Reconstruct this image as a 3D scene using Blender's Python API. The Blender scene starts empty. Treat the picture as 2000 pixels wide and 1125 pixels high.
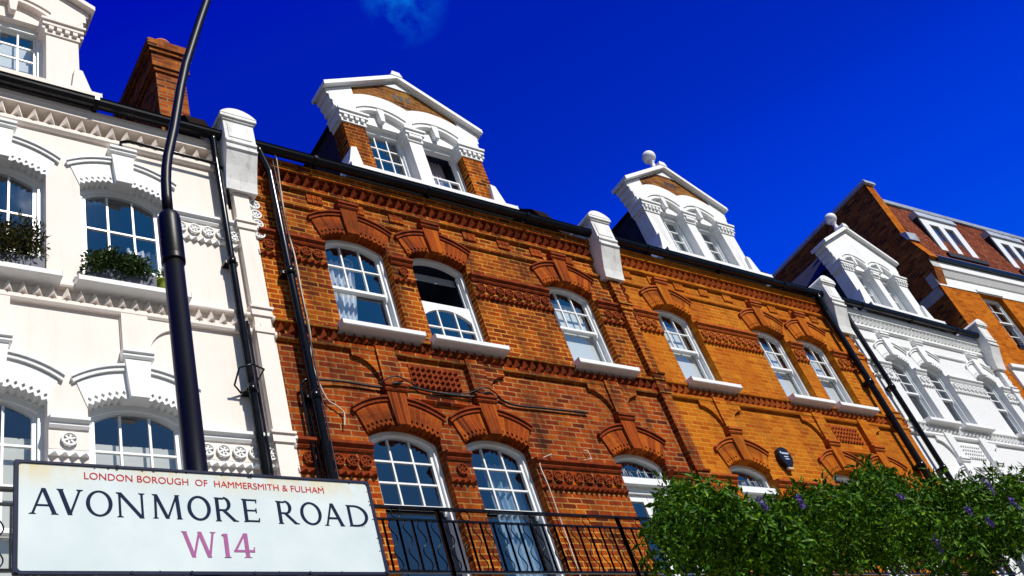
import bpy, bmesh, math, random
from math import sin, cos, pi, sqrt, radians, atan2, hypot
from mathutils import Vector, Matrix
from mathutils.geometry import delaunay_2d_cdt

C = bpy.context
scene = C.scene
random.seed(7)
EYE = 1.6            # camera height above the pavement; builders below use heights above the eye

# ---------------------------------------------------------------- camera
cam_d = bpy.data.cameras.new("camera")
cam = bpy.data.objects.new("camera", cam_d)
scene.collection.objects.link(cam)
RW = ((0.79614528, -0.16707212, 0.5815837), (-0.53450166, -0.64471922, 0.5464843), (-0.2836559, 0.74593835, 0.60259049))
m = Matrix.Identity(4)
for r in range(3):
    m[r][0] = RW[r][0]; m[r][1] = RW[r][1]; m[r][2] = -RW[r][2]
m[1][3] = -8.0; m[2][3] = EYE
cam.matrix_world = m
cam_d.sensor_width = 36.0
cam_d.lens = 1965.04 / 2000 * 36.0
cam_d.clip_start = 0.05
cam_d.clip_end = 3000
scene.camera = cam

# ---------------------------------------------------------------- sun, sky, exposure
SUN = Vector((0.285, -1.0, 1.12)).normalized()
sd = bpy.data.lights.new("sun", 'SUN'); sd.energy = 5.0; sd.angle = radians(0.5); sd.color = (1.0, 0.95, 0.87)
so = bpy.data.objects.new("sun", sd); scene.collection.objects.link(so)
so.rotation_euler = SUN.to_track_quat('Z', 'Y').to_euler()
so.location = (0, -20, 30)

world = bpy.data.worlds.new("World"); scene.world = world; world.use_nodes = True
wt = world.node_tree; wn = wt.nodes; wl = wt.links
wn.clear()
wout = wn.new('ShaderNodeOutputWorld'); bg = wn.new('ShaderNodeBackground')
sky = wn.new('ShaderNodeTexSky'); sky.sky_type = 'NISHITA'; sky.sun_disc = False
sky.sun_elevation = math.asin(SUN.z); sky.sun_rotation = atan2(SUN.x, SUN.y)
sky.air_density = 1.0; sky.dust_density = 0.2; sky.ozone_density = 3.0
bg.inputs['Strength'].default_value = 0.10
SKY_T = (-0.5, 0.1)
SKY_C = ((0.0, 0.04, 4.5), (0.08, 0.05, 4.5), (0.21, 0.125, 4.4), (0.365, 0.15, 4.3), (0.58, 0.24, 5.1), (0.66, 0.31, 6.1), (0.86, 0.53, 7.5), (1.0, 0.8, 8.0))
# a polarised, deep blue sky away from the sun: darker overhead, brighter towards the horizon
tc = wn.new('ShaderNodeTexCoord')
sep = wn.new('ShaderNodeSeparateXYZ'); wl.new(tc.outputs['Generated'], sep.inputs[0])
dot = wn.new('ShaderNodeVectorMath'); dot.operation = 'DOT_PRODUCT'
wl.new(tc.outputs['Generated'], dot.inputs[0]); dot.inputs[1].default_value = (0.45, 0.3, -0.84)
grad = wn.new('ShaderNodeValToRGB')
wl.new(dot.outputs['Value'], grad.inputs[0])
mr = wn.new('ShaderNodeMapRange'); wl.new(dot.outputs['Value'], mr.inputs[0])
mr.inputs[1].default_value = SKY_T[0]; mr.inputs[2].default_value = SKY_T[1]
wl.new(mr.outputs[0], grad.inputs[0])
g = grad.color_ramp
while len(g.elements) < len(SKY_C): g.elements.new(0.5)
for el, (p_, cg, cb) in zip(g.elements, SKY_C): el.position = p_; el.color = (0.0, cg * 0.9, cb * 0.9, 1)
# the bright pale sky lies low, on the far side of the street
low = wn.new('ShaderNodeVectorMath'); low.operation = 'DOT_PRODUCT'; wl.new(tc.outputs['Generated'], low.inputs[0]); low.inputs[1].default_value = (0.15, 0.75, 0.62)
sun_side = wn.new('ShaderNodeMapRange'); wl.new(low.outputs['Value'], sun_side.inputs[0])
sun_side.inputs[1].default_value = -0.45; sun_side.inputs[2].default_value = -0.02
mixs = wn.new('ShaderNodeMix'); mixs.data_type = 'RGBA'; mixs.blend_type = 'MIX'
wl.new(sun_side.outputs[0], mixs.inputs['Factor'])
lum = wn.new('ShaderNodeRGBToBW'); wl.new(sky.outputs[0], lum.inputs[0])
mul = wn.new('ShaderNodeMix'); mul.data_type = 'RGBA'; mul.blend_type = 'MULTIPLY'; mul.inputs['Factor'].default_value = 1.0
# paler, greener blue on the sun's side of the zenith
back = wn.new('ShaderNodeMapRange'); wl.new(sep.outputs['Y'], back.inputs[0]); back.inputs[1].default_value = 0.0; back.inputs[2].default_value = -0.55
bmx = wn.new('ShaderNodeMix'); bmx.data_type = 'RGBA'; wl.new(back.outputs[0], bmx.inputs['Factor']); wl.new(grad.outputs[0], bmx.inputs['A']); bmx.inputs['B'].default_value = (0.3, 2.3, 6.3, 1)
wl.new(bmx.outputs['Result'], mul.inputs['A']); mul.inputs['B'].default_value = (1, 1, 1, 1)
dim = wn.new('ShaderNodeMix'); dim.data_type = 'RGBA'; dim.blend_type = 'MULTIPLY'; dim.inputs['Factor'].default_value = 1.0
wl.new(sky.outputs[0], dim.inputs['A']); dim.inputs['B'].default_value = (0.5, 0.48, 0.45, 1)
wl.new(dim.outputs['Result'], mixs.inputs['A']); wl.new(mul.outputs['Result'], mixs.inputs['B'])
# one wisp of cloud
cn = wn.new('ShaderNodeTexNoise'); cn.inputs['Scale'].default_value = 9.0; cn.inputs['Detail'].default_value = 7.0; cn.inputs['Roughness'].default_value = 0.6
wl.new(tc.outputs['Generated'], cn.inputs['Vector'])
cd = wn.new('ShaderNodeVectorMath'); cd.operation = 'DISTANCE'; wl.new(tc.outputs['Generated'], cd.inputs[0])
CLOUD = Vector((RW[0][0]*-212+RW[0][1]*562+RW[0][2]*1965, RW[1][0]*-212+RW[1][1]*562+RW[1][2]*1965, RW[2][0]*-212+RW[2][1]*562+RW[2][2]*1965)).normalized()
cd.inputs[1].default_value = CLOUD
cm = wn.new('ShaderNodeMapRange'); wl.new(cd.outputs['Value'], cm.inputs[0])
cm.inputs[1].default_value = 0.046; cm.inputs[2].default_value = 0.0
cr = wn.new('ShaderNodeMapRange'); wl.new(cn.outputs[0], cr.inputs[0]); cr.inputs[1].default_value = 0.38; cr.inputs[2].default_value = 0.56
cmul = wn.new('ShaderNodeMath'); cmul.operation = 'MULTIPLY'; wl.new(cm.outputs[0], cmul.inputs[0]); wl.new(cr.outputs[0], cmul.inputs[1])
mixc = wn.new('ShaderNodeMix'); mixc.data_type = 'RGBA'
wl.new(cmul.outputs[0], mixc.inputs['Factor']); wl.new(mixs.outputs['Result'], mixc.inputs['A'])
mixc.inputs['B'].default_value = (0.05, 2.6, 8.6, 1)
wl.new(mixc.outputs['Result'], bg.inputs['Color']); wl.new(bg.outputs[0], wout.inputs[0])

scene.view_settings.view_transform = 'Standard'
scene.view_settings.look = 'None'
scene.view_settings.exposure = 0.15
scene.view_settings.gamma = 1.0
scene.cycles.max_bounces = 6
scene.cycles.transparent_max_bounces = 12
scene.cycles.caustics_reflective = False
scene.cycles.caustics_refractive = False

# ---------------------------------------------------------------- materials
def new_mat(name):
    mt = bpy.data.materials.new(name); mt.use_nodes = True
    nt = mt.node_tree; b = nt.nodes['Principled BSDF']
    return mt, nt, b

def noise(nt, scale, detail=4, rough=0.6, vec=None, dist=0.0):
    n = nt.nodes.new('ShaderNodeTexNoise'); n.inputs['Scale'].default_value = scale
    n.inputs['Detail'].default_value = detail; n.inputs['Roughness'].default_value = rough
    n.inputs['Distortion'].default_value = dist
    if vec is None:
        t = nt.nodes.new('ShaderNodeTexCoord'); vec = t.outputs['Object']
    nt.links.new(vec, n.inputs['Vector'])
    return n

def ramp(nt, src, stops):
    r = nt.nodes.new('ShaderNodeValToRGB'); nt.links.new(src, r.inputs[0])
    els = r.color_ramp.elements
    while len(els) < len(stops): els.new(0.5)
    for el, (p, c) in zip(els, stops):
        el.position = p; el.color = (c[0], c[1], c[2], 1) if not isinstance(c, (int, float)) else (c, c, c, 1)
    return r

def mix(nt, f, a, b, mode='MIX'):
    x = nt.nodes.new('ShaderNodeMix'); x.data_type = 'RGBA'; x.blend_type = mode
    for key, v in (('Factor', f), ('A', a), ('B', b)):
        if hasattr(v, 'links') or hasattr(v, 'is_linked'): nt.links.new(v, x.inputs[key])
        elif key == 'Factor': x.inputs[key].default_value = v
        else: x.inputs[key].default_value = (v[0], v[1], v[2], 1)
    return x.outputs['Result']

def bump(nt, b, h, strength, dist=0.01):
    n = nt.nodes.new('ShaderNodeBump'); n.inputs['Strength'].default_value = strength; n.inputs['Distance'].default_value = dist
    nt.links.new(h, n.inputs['Height']); nt.links.new(n.outputs[0], b.inputs['Normal'])

def uvvec(nt):
    return nt.nodes.new('ShaderNodeUVMap').outputs[0]

def brick_mat(name, tones, mortar_a, mortar_b, soot=(0.03, 0.012, 0.008), soot_amt=0.6, bw=0.225, bh=0.078, ms=0.010, offset=0.5, squash=1.0, sfreq=2, bstr=0.5, rough=0.88, zmort=False, soot0=0.47):
    mt, nt, b = new_mat(name)
    uv = uvvec(nt)
    wob = noise(nt, 7.0, 2, 0.5, uv)
    add = nt.nodes.new('ShaderNodeVectorMath'); add.operation = 'MULTIPLY_ADD'
    nt.links.new(wob.outputs[1], add.inputs[0]); add.inputs[1].default_value = (0.012, 0.010, 0); nt.links.new(uv, add.inputs[2])
    bt = nt.nodes.new('ShaderNodeTexBrick')
    nt.links.new(add.outputs[0], bt.inputs['Vector'])
    bt.offset = offset; bt.squash = squash; bt.squash_frequency = sfreq
    bt.inputs['Color1'].default_value = (0, 0, 0, 1); bt.inputs['Color2'].default_value = (1, 1, 1, 1); bt.inputs['Mortar'].default_value = (0.5, 0.5, 0.5, 1)
    bt.inputs['Scale'].default_value = 1.0; bt.inputs['Mortar Size'].default_value = ms; bt.inputs['Mortar Smooth'].default_value = 0.15
    bt.inputs['Bias'].default_value = 0.0; bt.inputs['Brick Width'].default_value = bw; bt.inputs['Row Height'].default_value = bh
    n1 = noise(nt, 0.55, 5, 0.6, uv)          # broad weathering
    n2 = noise(nt, 38.0, 4, 0.7, uv)          # grain within each brick
    n3 = noise(nt, 2.6, 6, 0.7, uv)
    # per brick tone shifted by broad weathering
    ma = nt.nodes.new('ShaderNodeMath'); ma.operation = 'MULTIPLY_ADD'; nt.links.new(n3.outputs[0], ma.inputs[0]); ma.inputs[1].default_value = 0.75; ma.inputs[2].default_value = -0.37
    ad = nt.nodes.new('ShaderNodeMath'); ad.operation = 'ADD'; nt.links.new(bt.outputs[0], ad.inputs[0]); nt.links.new(ma.outputs[0], ad.inputs[1])
    col = ramp(nt, ad.outputs[0], [(i / (len(tones) - 1), t) for i, t in enumerate(tones)]).outputs[0]
    gr = ramp(nt, n2.outputs[0], [(0.25, 0.62), (0.75, 1.2)]).outputs[0]
    col = mix(nt, 1.0, col, gr, 'MULTIPLY')
    mo = mix(nt, ramp(nt, n1.outputs[0], [(0.42, 0.0), (0.58, 1.0)]).outputs[0], mortar_a, mortar_b)
    if zmort:      # greyer repointing between the two floors
        sv = nt.nodes.new('ShaderNodeSeparateXYZ'); nt.links.new(uv, sv.inputs[0])
        hs = nt.nodes.new('ShaderNodeMath'); hs.operation = 'MULTIPLY_ADD'; nt.links.new(n3.outputs[0], hs.inputs[0]); hs.inputs[1].default_value = 1.6; nt.links.new(sv.outputs['Y'], hs.inputs[2])
        dv = nt.nodes.new('ShaderNodeMath'); dv.operation = 'MULTIPLY_ADD'; nt.links.new(hs.outputs[0], dv.inputs[0]); dv.inputs[1].default_value = 0.2; dv.inputs[2].default_value = -1.0
        zf = ramp(nt, dv.outputs[0], [(0.12, 0.15), (0.24, 1.0), (0.54, 1.0), (0.66, 0.1)]).outputs[0]
        mo = mix(nt, zf, mortar_a, mortar_b)
        col = mix(nt, mix(nt, 1.0, zf, (0.75, 0.75, 0.75), 'MULTIPLY'), col, mix(nt, 1.0, col, (0.95, 0.80, 1.0), 'MULTIPLY'))
    mo = mix(nt, 0.6, mo, gr, 'MULTIPLY')
    col = mix(nt, bt.outputs[1], col, mo)
    st = nt.nodes.new('ShaderNodeMapping'); st.inputs['Scale'].default_value = (2.2, 0.5, 1); nt.links.new(uv, st.inputs[0])
    n4 = noise(nt, 1.0, 7, 0.72, st.outputs[0])
    so_ = ramp(nt, n4.outputs[0], [(soot0, 0.0), (soot0 + 0.25, soot_amt)]).outputs[0]
    col = mix(nt, so_, col, soot)
    nt.links.new(col, b.inputs['Base Color'])
    b.inputs['Roughness'].default_value = rough
    b.inputs['Specular IOR Level'].default_value = 0.03
    inv = nt.nodes.new('ShaderNodeMath'); inv.operation = 'MULTIPLY_ADD'; nt.links.new(bt.outputs[1], inv.inputs[0]); inv.inputs[1].default_value = -1.0
    sc = nt.nodes.new('ShaderNodeMath'); sc.operation = 'MULTIPLY'; nt.links.new(n2.outputs[0], sc.inputs[0]); sc.inputs[1].default_value = 0.8
    nt.links.new(sc.outputs[0], inv.inputs[2])
    bump(nt, b, inv.outputs[0], bstr, 0.012)
    return mt

def plain(name, col, rough=0.6, spec=0.3, var=0.12, vscale=3.0, bumpy=0.0, metal=0.0, dirt=None, dirt_amt=0.0, coat=0.0, streak=False):
    mt, nt, b = new_mat(name)
    n = noise(nt, vscale, 6, 0.65)
    lo = tuple(c * (1 - var) for c in col); hi = tuple(min(1, c * (1 + var * 0.6)) for c in col)
    c = ramp(nt, n.outputs[0], [(0.3, lo), (0.7, hi)]).outputs[0]
    if dirt:
        t = nt.nodes.new('ShaderNodeTexCoord')
        mp = nt.nodes.new('ShaderNodeMapping'); nt.links.new(t.outputs['Object'], mp.inputs[0])
        mp.inputs['Scale'].default_value = (6, 6, 0.7) if streak else (1.6, 1.6, 1.6)
        d = noise(nt, 1.0, 8, 0.75, mp.outputs[0])
        d2 = noise(nt, 23.0, 4, 0.7)
        sm = nt.nodes.new('ShaderNodeMath'); sm.operation = 'MULTIPLY_ADD'; nt.links.new(d2.outputs[0], sm.inputs[0]); sm.inputs[1].default_value = 0.22; nt.links.new(d.outputs[0], sm.inputs[2])
        f = ramp(nt, sm.outputs[0], [(0.62, 0.0), (0.84, dirt_amt)]).outputs[0]
        c = mix(nt, f, c, dirt)
    nt.links.new(c, b.inputs['Base Color'])
    b.inputs['Roughness'].default_value = rough; b.inputs['Specular IOR Level'].default_value = spec; b.inputs['Metallic'].default_value = metal
    b.inputs['Coat Weight'].default_value = coat
    if bumpy:
        n2 = noise(nt, 26.0, 5, 0.65); bump(nt, b, n2.outputs[0], bumpy, 0.01)
    return mt

M = {}
M['brick_red'] = brick_mat('red brick', [(0.09, 0.016, 0.007), (0.26, 0.036, 0.006), (0.41, 0.076, 0.007), (0.31, 0.043, 0.006), (0.50, 0.120, 0.008), (0.23, 0.031, 0.007)],
                           (0.60, 0.29, 0.045), (0.38, 0.20, 0.075), soot_amt=0.9, soot0=0.43, zmort=True, ms=0.009)
M['brick_orange'] = brick_mat('orange brick', [(0.36, 0.070, 0.007), (0.46, 0.118, 0.009), (0.52, 0.155, 0.012), (0.43, 0.098, 0.008), (0.56, 0.19, 0.016)],
                              (0.58, 0.28, 0.03), (0.47, 0.17, 0.015), soot_amt=0.45, ms=0.007)
M['brick_amber'] = brick_mat('amber brick', [(0.32, 0.066, 0.005), (0.48, 0.125, 0.007), (0.56, 0.165, 0.010), (0.42, 0.098, 0.006)],
                             (0.52, 0.21, 0.025), (0.44, 0.14, 0.015), soot_amt=0.45, ms=0.007)
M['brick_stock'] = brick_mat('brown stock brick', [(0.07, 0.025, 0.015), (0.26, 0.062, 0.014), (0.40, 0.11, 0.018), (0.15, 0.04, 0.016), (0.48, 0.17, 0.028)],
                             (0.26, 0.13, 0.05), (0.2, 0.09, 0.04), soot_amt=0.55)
M['brick_tymp'] = brick_mat('yellow brown brick', [(0.07, 0.02, 0.012), (0.22, 0.07, 0.018), (0.36, 0.16, 0.03), (0.20, 0.055, 0.02), (0.42, 0.20, 0.04)],
                            (0.34, 0.19, 0.07), (0.2, 0.12, 0.06), soot_amt=0.4)
M['brick_chimney'] = brick_mat('chimney brick', [(0.10, 0.018, 0.008), (0.34, 0.062, 0.009), (0.50, 0.13, 0.014), (0.22, 0.036, 0.008)],
                               (0.10, 0.06, 0.04), (0.3, 0.18, 0.08), soot_amt=0.8)
M['brick_white'] = brick_mat('white painted brick', [(0.77, 0.775, 0.77), (0.80, 0.80, 0.795), (0.785, 0.79, 0.785)], (0.76, 0.765, 0.765), (0.765, 0.77, 0.77),
                             soot=(0.6, 0.6, 0.57), soot_amt=0.2, bstr=0.09, rough=0.6)
M['gauged_red'] = brick_mat('red gauged brick', [(0.13, 0.022, 0.007), (0.36, 0.066, 0.008), (0.26, 0.040, 0.008), (0.48, 0.108, 0.010)], (0.36, 0.13, 0.035), (0.30, 0.12, 0.04),
                            bw=0.5, bh=0.065, ms=0.004, offset=0.0, soot_amt=0.85)
M['gauged_orange'] = brick_mat('orange gauged brick', [(0.32, 0.06, 0.006), (0.50, 0.13, 0.009), (0.42, 0.095, 0.008), (0.58, 0.18, 0.016)], (0.46, 0.18, 0.035), (0.40, 0.14, 0.025),
                               bw=0.5, bh=0.065, ms=0.004, offset=0.0, soot_amt=0.6)
M['terra_red'] = plain('dark red terracotta', (0.23, 0.042, 0.012), 0.85, 0.05, 0.45, 9.0, 0.35, dirt=(0.02, 0.008, 0.006), dirt_amt=0.85)
M['terra_orange'] = plain('orange terracotta', (0.40, 0.085, 0.008), 0.8, 0.15, 0.4, 9.0, 0.3, dirt=(0.04, 0.014, 0.008), dirt_amt=0.7)
M['cream'] = plain('cream stucco', (0.835, 0.755, 0.685), 0.8, 0.08, 0.03, 1.3, 0.10, dirt=(0.60, 0.54, 0.47), dirt_amt=0.38, streak=True)
M['white'] = plain('white masonry paint', (0.79, 0.795, 0.78), 0.6, 0.2, 0.04, 4.0, 0.12, dirt=(0.38, 0.37, 0.34), dirt_amt=0.22)
M['white_worn'] = plain('worn white stone paint', (0.78, 0.78, 0.76), 0.7, 0.2, 0.12, 4.0, 0.25, dirt=(0.30, 0.26, 0.20), dirt_amt=0.6, streak=True)
M['joinery'] = plain('white gloss joinery', (0.80, 0.82, 0.82), 0.35, 0.4, 0.03, 6.0, dirt=(0.45, 0.45, 0.42), dirt_amt=0.3)
M['black'] = plain('black gloss paint', (0.002, 0.0022, 0.004), 0.22, 0.25, 0.3, 8.0, 0.05, dirt=(0.03, 0.03, 0.033), dirt_amt=0.4)
M['lamp_black'] = plain('navy black lamp paint', (0.0018, 0.002, 0.003), 0.40, 0.16, 0.2, 8.0, 0.03)
M['slate'] = plain('dark slate', (0.012, 0.014, 0.024), 0.65, 0.3, 0.5, 5.0, 0.3, dirt=(0.05, 0.05, 0.055), dirt_amt=0.5)
M['lead'] = plain('grey lead flashing', (0.40, 0.45, 0.52), 0.45, 0.5, 0.25, 6.0, 0.15, dirt=(0.12, 0.13, 0.14), dirt_amt=0.7)
M['tile'] = brick_mat('red roof tile', [(0.12, 0.034, 0.02), (0.26, 0.068, 0.03), (0.19, 0.045, 0.025), (0.31, 0.095, 0.045)], (0.03, 0.012, 0.01), (0.04, 0.015, 0.012), bw=0.17, bh=0.10, ms=0.008, soot_amt=0.4, bstr=0.8)
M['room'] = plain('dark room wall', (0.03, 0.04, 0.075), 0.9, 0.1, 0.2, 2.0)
M['ceiling'] = plain('room ceiling paint', (0.30, 0.31, 0.31), 0.9, 0.1, 0.05, 2.0)
M['blind'] = plain('white roller blind', (0.70, 0.74, 0.74), 0.9, 0.1, 0.03, 2.0)
M['net'] = plain('cream blind cloth', (0.66, 0.66, 0.60), 0.9, 0.1, 0.06, 2.0)
M['curtain_white'] = plain('white lace curtain', (0.66, 0.70, 0.76), 0.9, 0.1, 0.3, 14.0)
M['curtain_blue'] = plain('pale blue curtain', (0.26, 0.38, 0.50), 0.9, 0.1, 0.15, 10.0)
M['curtain_mauve'] = plain('mauve grey curtain', (0.42, 0.38, 0.44), 0.9, 0.1, 0.15, 10.0)
M['wood'] = plain('pale wicker', (0.45, 0.33, 0.2), 0.8, 0.2, 0.2, 30.0)
M['leaf'] = None
M['planter'] = plain('slate grey planter', (0.10, 0.11, 0.15), 0.5, 0.3, 0.3, 6.0)
M['pot'] = plain('lime glazed pot', (0.30, 0.36, 0.02), 0.35, 0.5, 0.3, 9.0, dirt=(0.4, 0.22, 0.05), dirt_amt=0.7)
M['terra_pot'] = plain('terracotta chimney pot', (0.42, 0.13, 0.045), 0.8, 0.2, 0.2, 9.0, 0.2)
M['cable'] = plain('black cable', (0.012, 0.012, 0.014), 0.5, 0.3, 0.2, 5.0)
M['cable_white'] = plain('cream cable', (0.62, 0.50, 0.40), 0.5, 0.3, 0.15, 8.0)
M['alarm'] = plain('navy plastic', (0.003, 0.005, 0.010), 0.4, 0.3, 0.2, 6.0)
M['alarm_mark'] = plain('pale print', (0.62, 0.68, 0.74), 0.5, 0.3, 0.05, 6.0)
M['lens'] = plain('pale plastic lens', (0.60, 0.52, 0.36), 0.3, 0.5, 0.1, 6.0)
M['red_ink'] = plain('red enamel', (0.50, 0.010, 0.020), 0.6, 0.05, 0.08, 20.0)
M['navy_ink'] = plain('navy enamel', (0.005, 0.016, 0.048), 0.6, 0.05, 0.3, 30.0)
M['plum_ink'] = plain('faded plum enamel', (0.36, 0.12, 0.28), 0.6, 0.05, 0.10, 20.0)
M['navy_frame'] = plain('navy painted frame', (0.006, 0.012, 0.042), 0.55, 0.12, 0.4, 20.0, 0.05, dirt=(0.06, 0.09, 0.15), dirt_amt=0.3)
M['shaded'] = plain('sooty brick', (0.016, 0.010, 0.008), 0.95, 0.03, 0.5, 9.0, 0.4)  # near-black base: the party wall's shade is put into its colour
M['stone'] = plain('weathered grey stone', (0.42, 0.40, 0.38), 0.85, 0.1, 0.25, 9.0, 0.2)
M['asphalt'] = plain('asphalt', (0.05, 0.05, 0.05), 0.9, 0.2, 0.2, 4.0, 0.3)
M['paving'] = plain('concrete paving', (0.15, 0.145, 0.135), 0.9, 0.2, 0.15, 2.0, 0.2)
M['soil'] = plain('ground earth', (0.10, 0.09, 0.07), 0.95, 0.1, 0.2, 1.0)
M['trunk'] = plain('brown bark', (0.10, 0.07, 0.045), 0.9, 0.1, 0.4, 12.0, 0.5)

def leaf_mat(name, dark, light, yellow):
    mt, nt, b = new_mat(name)
    n = noise(nt, 3.2, 4, 0.7); n2 = noise(nt, 30.0, 2, 0.5)
    c = ramp(nt, n2.outputs[0], [(0.36, dark), (0.55, light), (0.74, yellow)]).outputs[0]
    c = mix(nt, ramp(nt, n.outputs[0], [(0.45, 0.0), (0.75, 0.35)]).outputs[0], c, light)
    nt.links.new(c, b.inputs['Base Color']); b.inputs['Roughness'].default_value = 0.5; b.inputs['Specular IOR Level'].default_value = 0.07
    tr = nt.nodes.new('ShaderNodeBsdfTranslucent'); nt.links.new(c, tr.inputs[0])
    mx = nt.nodes.new('ShaderNodeMixShader'); mx.inputs[0].default_value = 0.12
    nt.links.new(b.outputs[0], mx.inputs[1]); nt.links.new(tr.outputs[0], mx.inputs[2])
    nt.links.new(mx.outputs[0], nt.nodes['Material Output'].inputs[0])
    return mt
M['leaf'] = leaf_mat('wisteria leaf', (0.005, 0.022, 0.0015), (0.042, 0.130, 0.003), (0.27, 0.40, 0.007))
M['leaf_box'] = leaf_mat('trailing box leaf', (0.010, 0.026, 0.008), (0.045, 0.08, 0.018), (0.15, 0.17, 0.06))
M['leaf_dry'] = leaf_mat('straggly shrub leaf', (0.020, 0.022, 0.006), (0.05, 0.055, 0.012), (0.12, 0.05, 0.012))
M['violet'] = plain('violet blossom', (0.19, 0.11, 0.42), 0.7, 0.2, 0.3, 40.0)

def glass_mat():
    mt, nt, b = new_mat('window glass')
    nt.nodes.remove(b)
    tr = nt.nodes.new('ShaderNodeBsdfTransparent'); tr.inputs[0].default_value = (0.95, 0.975, 0.985, 1)
    gl = nt.nodes.new('ShaderNodeBsdfGlossy'); gl.inputs['Roughness'].default_value = 0.015; gl.inputs[0].default_value = (0.95, 0.97, 1, 1)
    fr = nt.nodes.new('ShaderNodeLayerWeight'); fr.inputs[0].default_value = 0.5
    po = nt.nodes.new('ShaderNodeMath'); po.operation = 'POWER'; nt.links.new(fr.outputs['Facing'], po.inputs[0]); po.inputs[1].default_value = 4.0
    ma = nt.nodes.new('ShaderNodeMath'); ma.operation = 'MULTIPLY_ADD'; ma.use_clamp = True; nt.links.new(po.outputs[0], ma.inputs[0]); ma.inputs[1].default_value = 0.78; ma.inputs[2].default_value = 0.19
    n = noise(nt, 1.7, 2, 0.5); bp = nt.nodes.new('ShaderNodeBump'); bp.inputs['Strength'].default_value = 0.25; bp.inputs['Distance'].default_value = 0.02
    nt.links.new(n.outputs[0], bp.inputs['Height']); nt.links.new(bp.outputs[0], gl.inputs['Normal'])
    mx = nt.nodes.new('ShaderNodeMixShader'); nt.links.new(ma.outputs[0], mx.inputs[0]); nt.links.new(tr.outputs[0], mx.inputs[1]); nt.links.new(gl.outputs[0], mx.inputs[2])
    nt.links.new(mx.outputs[0], nt.nodes['Material Output'].inputs[0])
    return mt
M['glass'] = glass_mat()

def sign_mat():
    mt, nt, b = new_mat('weathered white sign enamel')
    n = noise(nt, 5.0, 5, 0.6)
    c = ramp(nt, n.outputs[0], [(0.3, (0.53, 0.615, 0.635)), (0.7, (0.63, 0.70, 0.69))]).outputs[0]
    t = nt.nodes.new('ShaderNodeTexCoord')
    sp = nt.nodes.new('ShaderNodeSeparateXYZ'); nt.links.new(t.outputs['Object'], sp.inputs[0])
    # rusty yellow stains spreading down from the top edge
    h = nt.nodes.new('ShaderNodeMapRange'); nt.links.new(sp.outputs['Z'], h.inputs[0]); h.inputs[1].default_value = 0.07; h.inputs[2].default_value = 0.155
    mp = nt.nodes.new('ShaderNodeMapping'); nt.links.new(t.outputs['Object'], mp.inputs[0]); mp.inputs['Scale'].default_value = (9, 1, 3.5); mp.inputs['Location'].default_value = (1.3, 0, 0.4)
    s = noise(nt, 1.0, 7, 0.72, mp.outputs[0])
    f = ramp(nt, s.outputs[0], [(0.42, 0.0), (0.62, 0.8)]).outputs[0]
    mu = nt.nodes.new('ShaderNodeMath'); mu.operation = 'MULTIPLY'; nt.links.new(f, mu.inputs[0]); nt.links.new(h.outputs[0], mu.inputs[1])
    c = mix(nt, mu.outputs[0], c, (0.62, 0.46, 0.16))
    s2 = noise(nt, 60.0, 3, 0.6); f2 = ramp(nt, s2.outputs[0], [(0.70, 0.0), (0.80, 0.35)]).outputs[0]
    c = mix(nt, f2, c, (0.42, 0.40, 0.36))
    nt.links.new(c, b.inputs['Base Color']); b.inputs['Roughness'].default_value = 0.5; b.inputs['Specular IOR Level'].default_value = 0.15
    n3 = noise(nt, 4.0, 3, 0.5); bump(nt, b, n3.outputs[0], 0.12, 0.02)
    return mt
M['sign'] = sign_mat()

# ---------------------------------------------------------------- object helpers
WL = {}     # world location of every root / part

def thing(name, label, cat, loc, group=None):
    o = bpy.data.objects.new(name, None); scene.collection.objects.link(o)
    o.empty_display_size = 0.3
    o.location = loc; WL[o.name] = Vector(loc)
    o['label'] = label; o['category'] = cat
    if group: o['group'] = group
    return o

def tag(o, label, cat, group=None):
    o['label'] = label; o['category'] = cat
    if group: o['group'] = group
    return o

def pip(x, z, poly):
    ins = False; j = len(poly) - 1
    for i in range(len(poly)):
        xi, zi = poly[i]; xj, zj = poly[j]
        if (zi > z) != (zj > z) and x < (xj - xi) * (z - zi) / (zj - zi) + xi: ins = not ins
        j = i
    return ins

def area2(p):
    return sum(p[i][0] * p[(i + 1) % len(p)][1] - p[(i + 1) % len(p)][0] * p[i][1] for i in range(len(p)))

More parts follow.
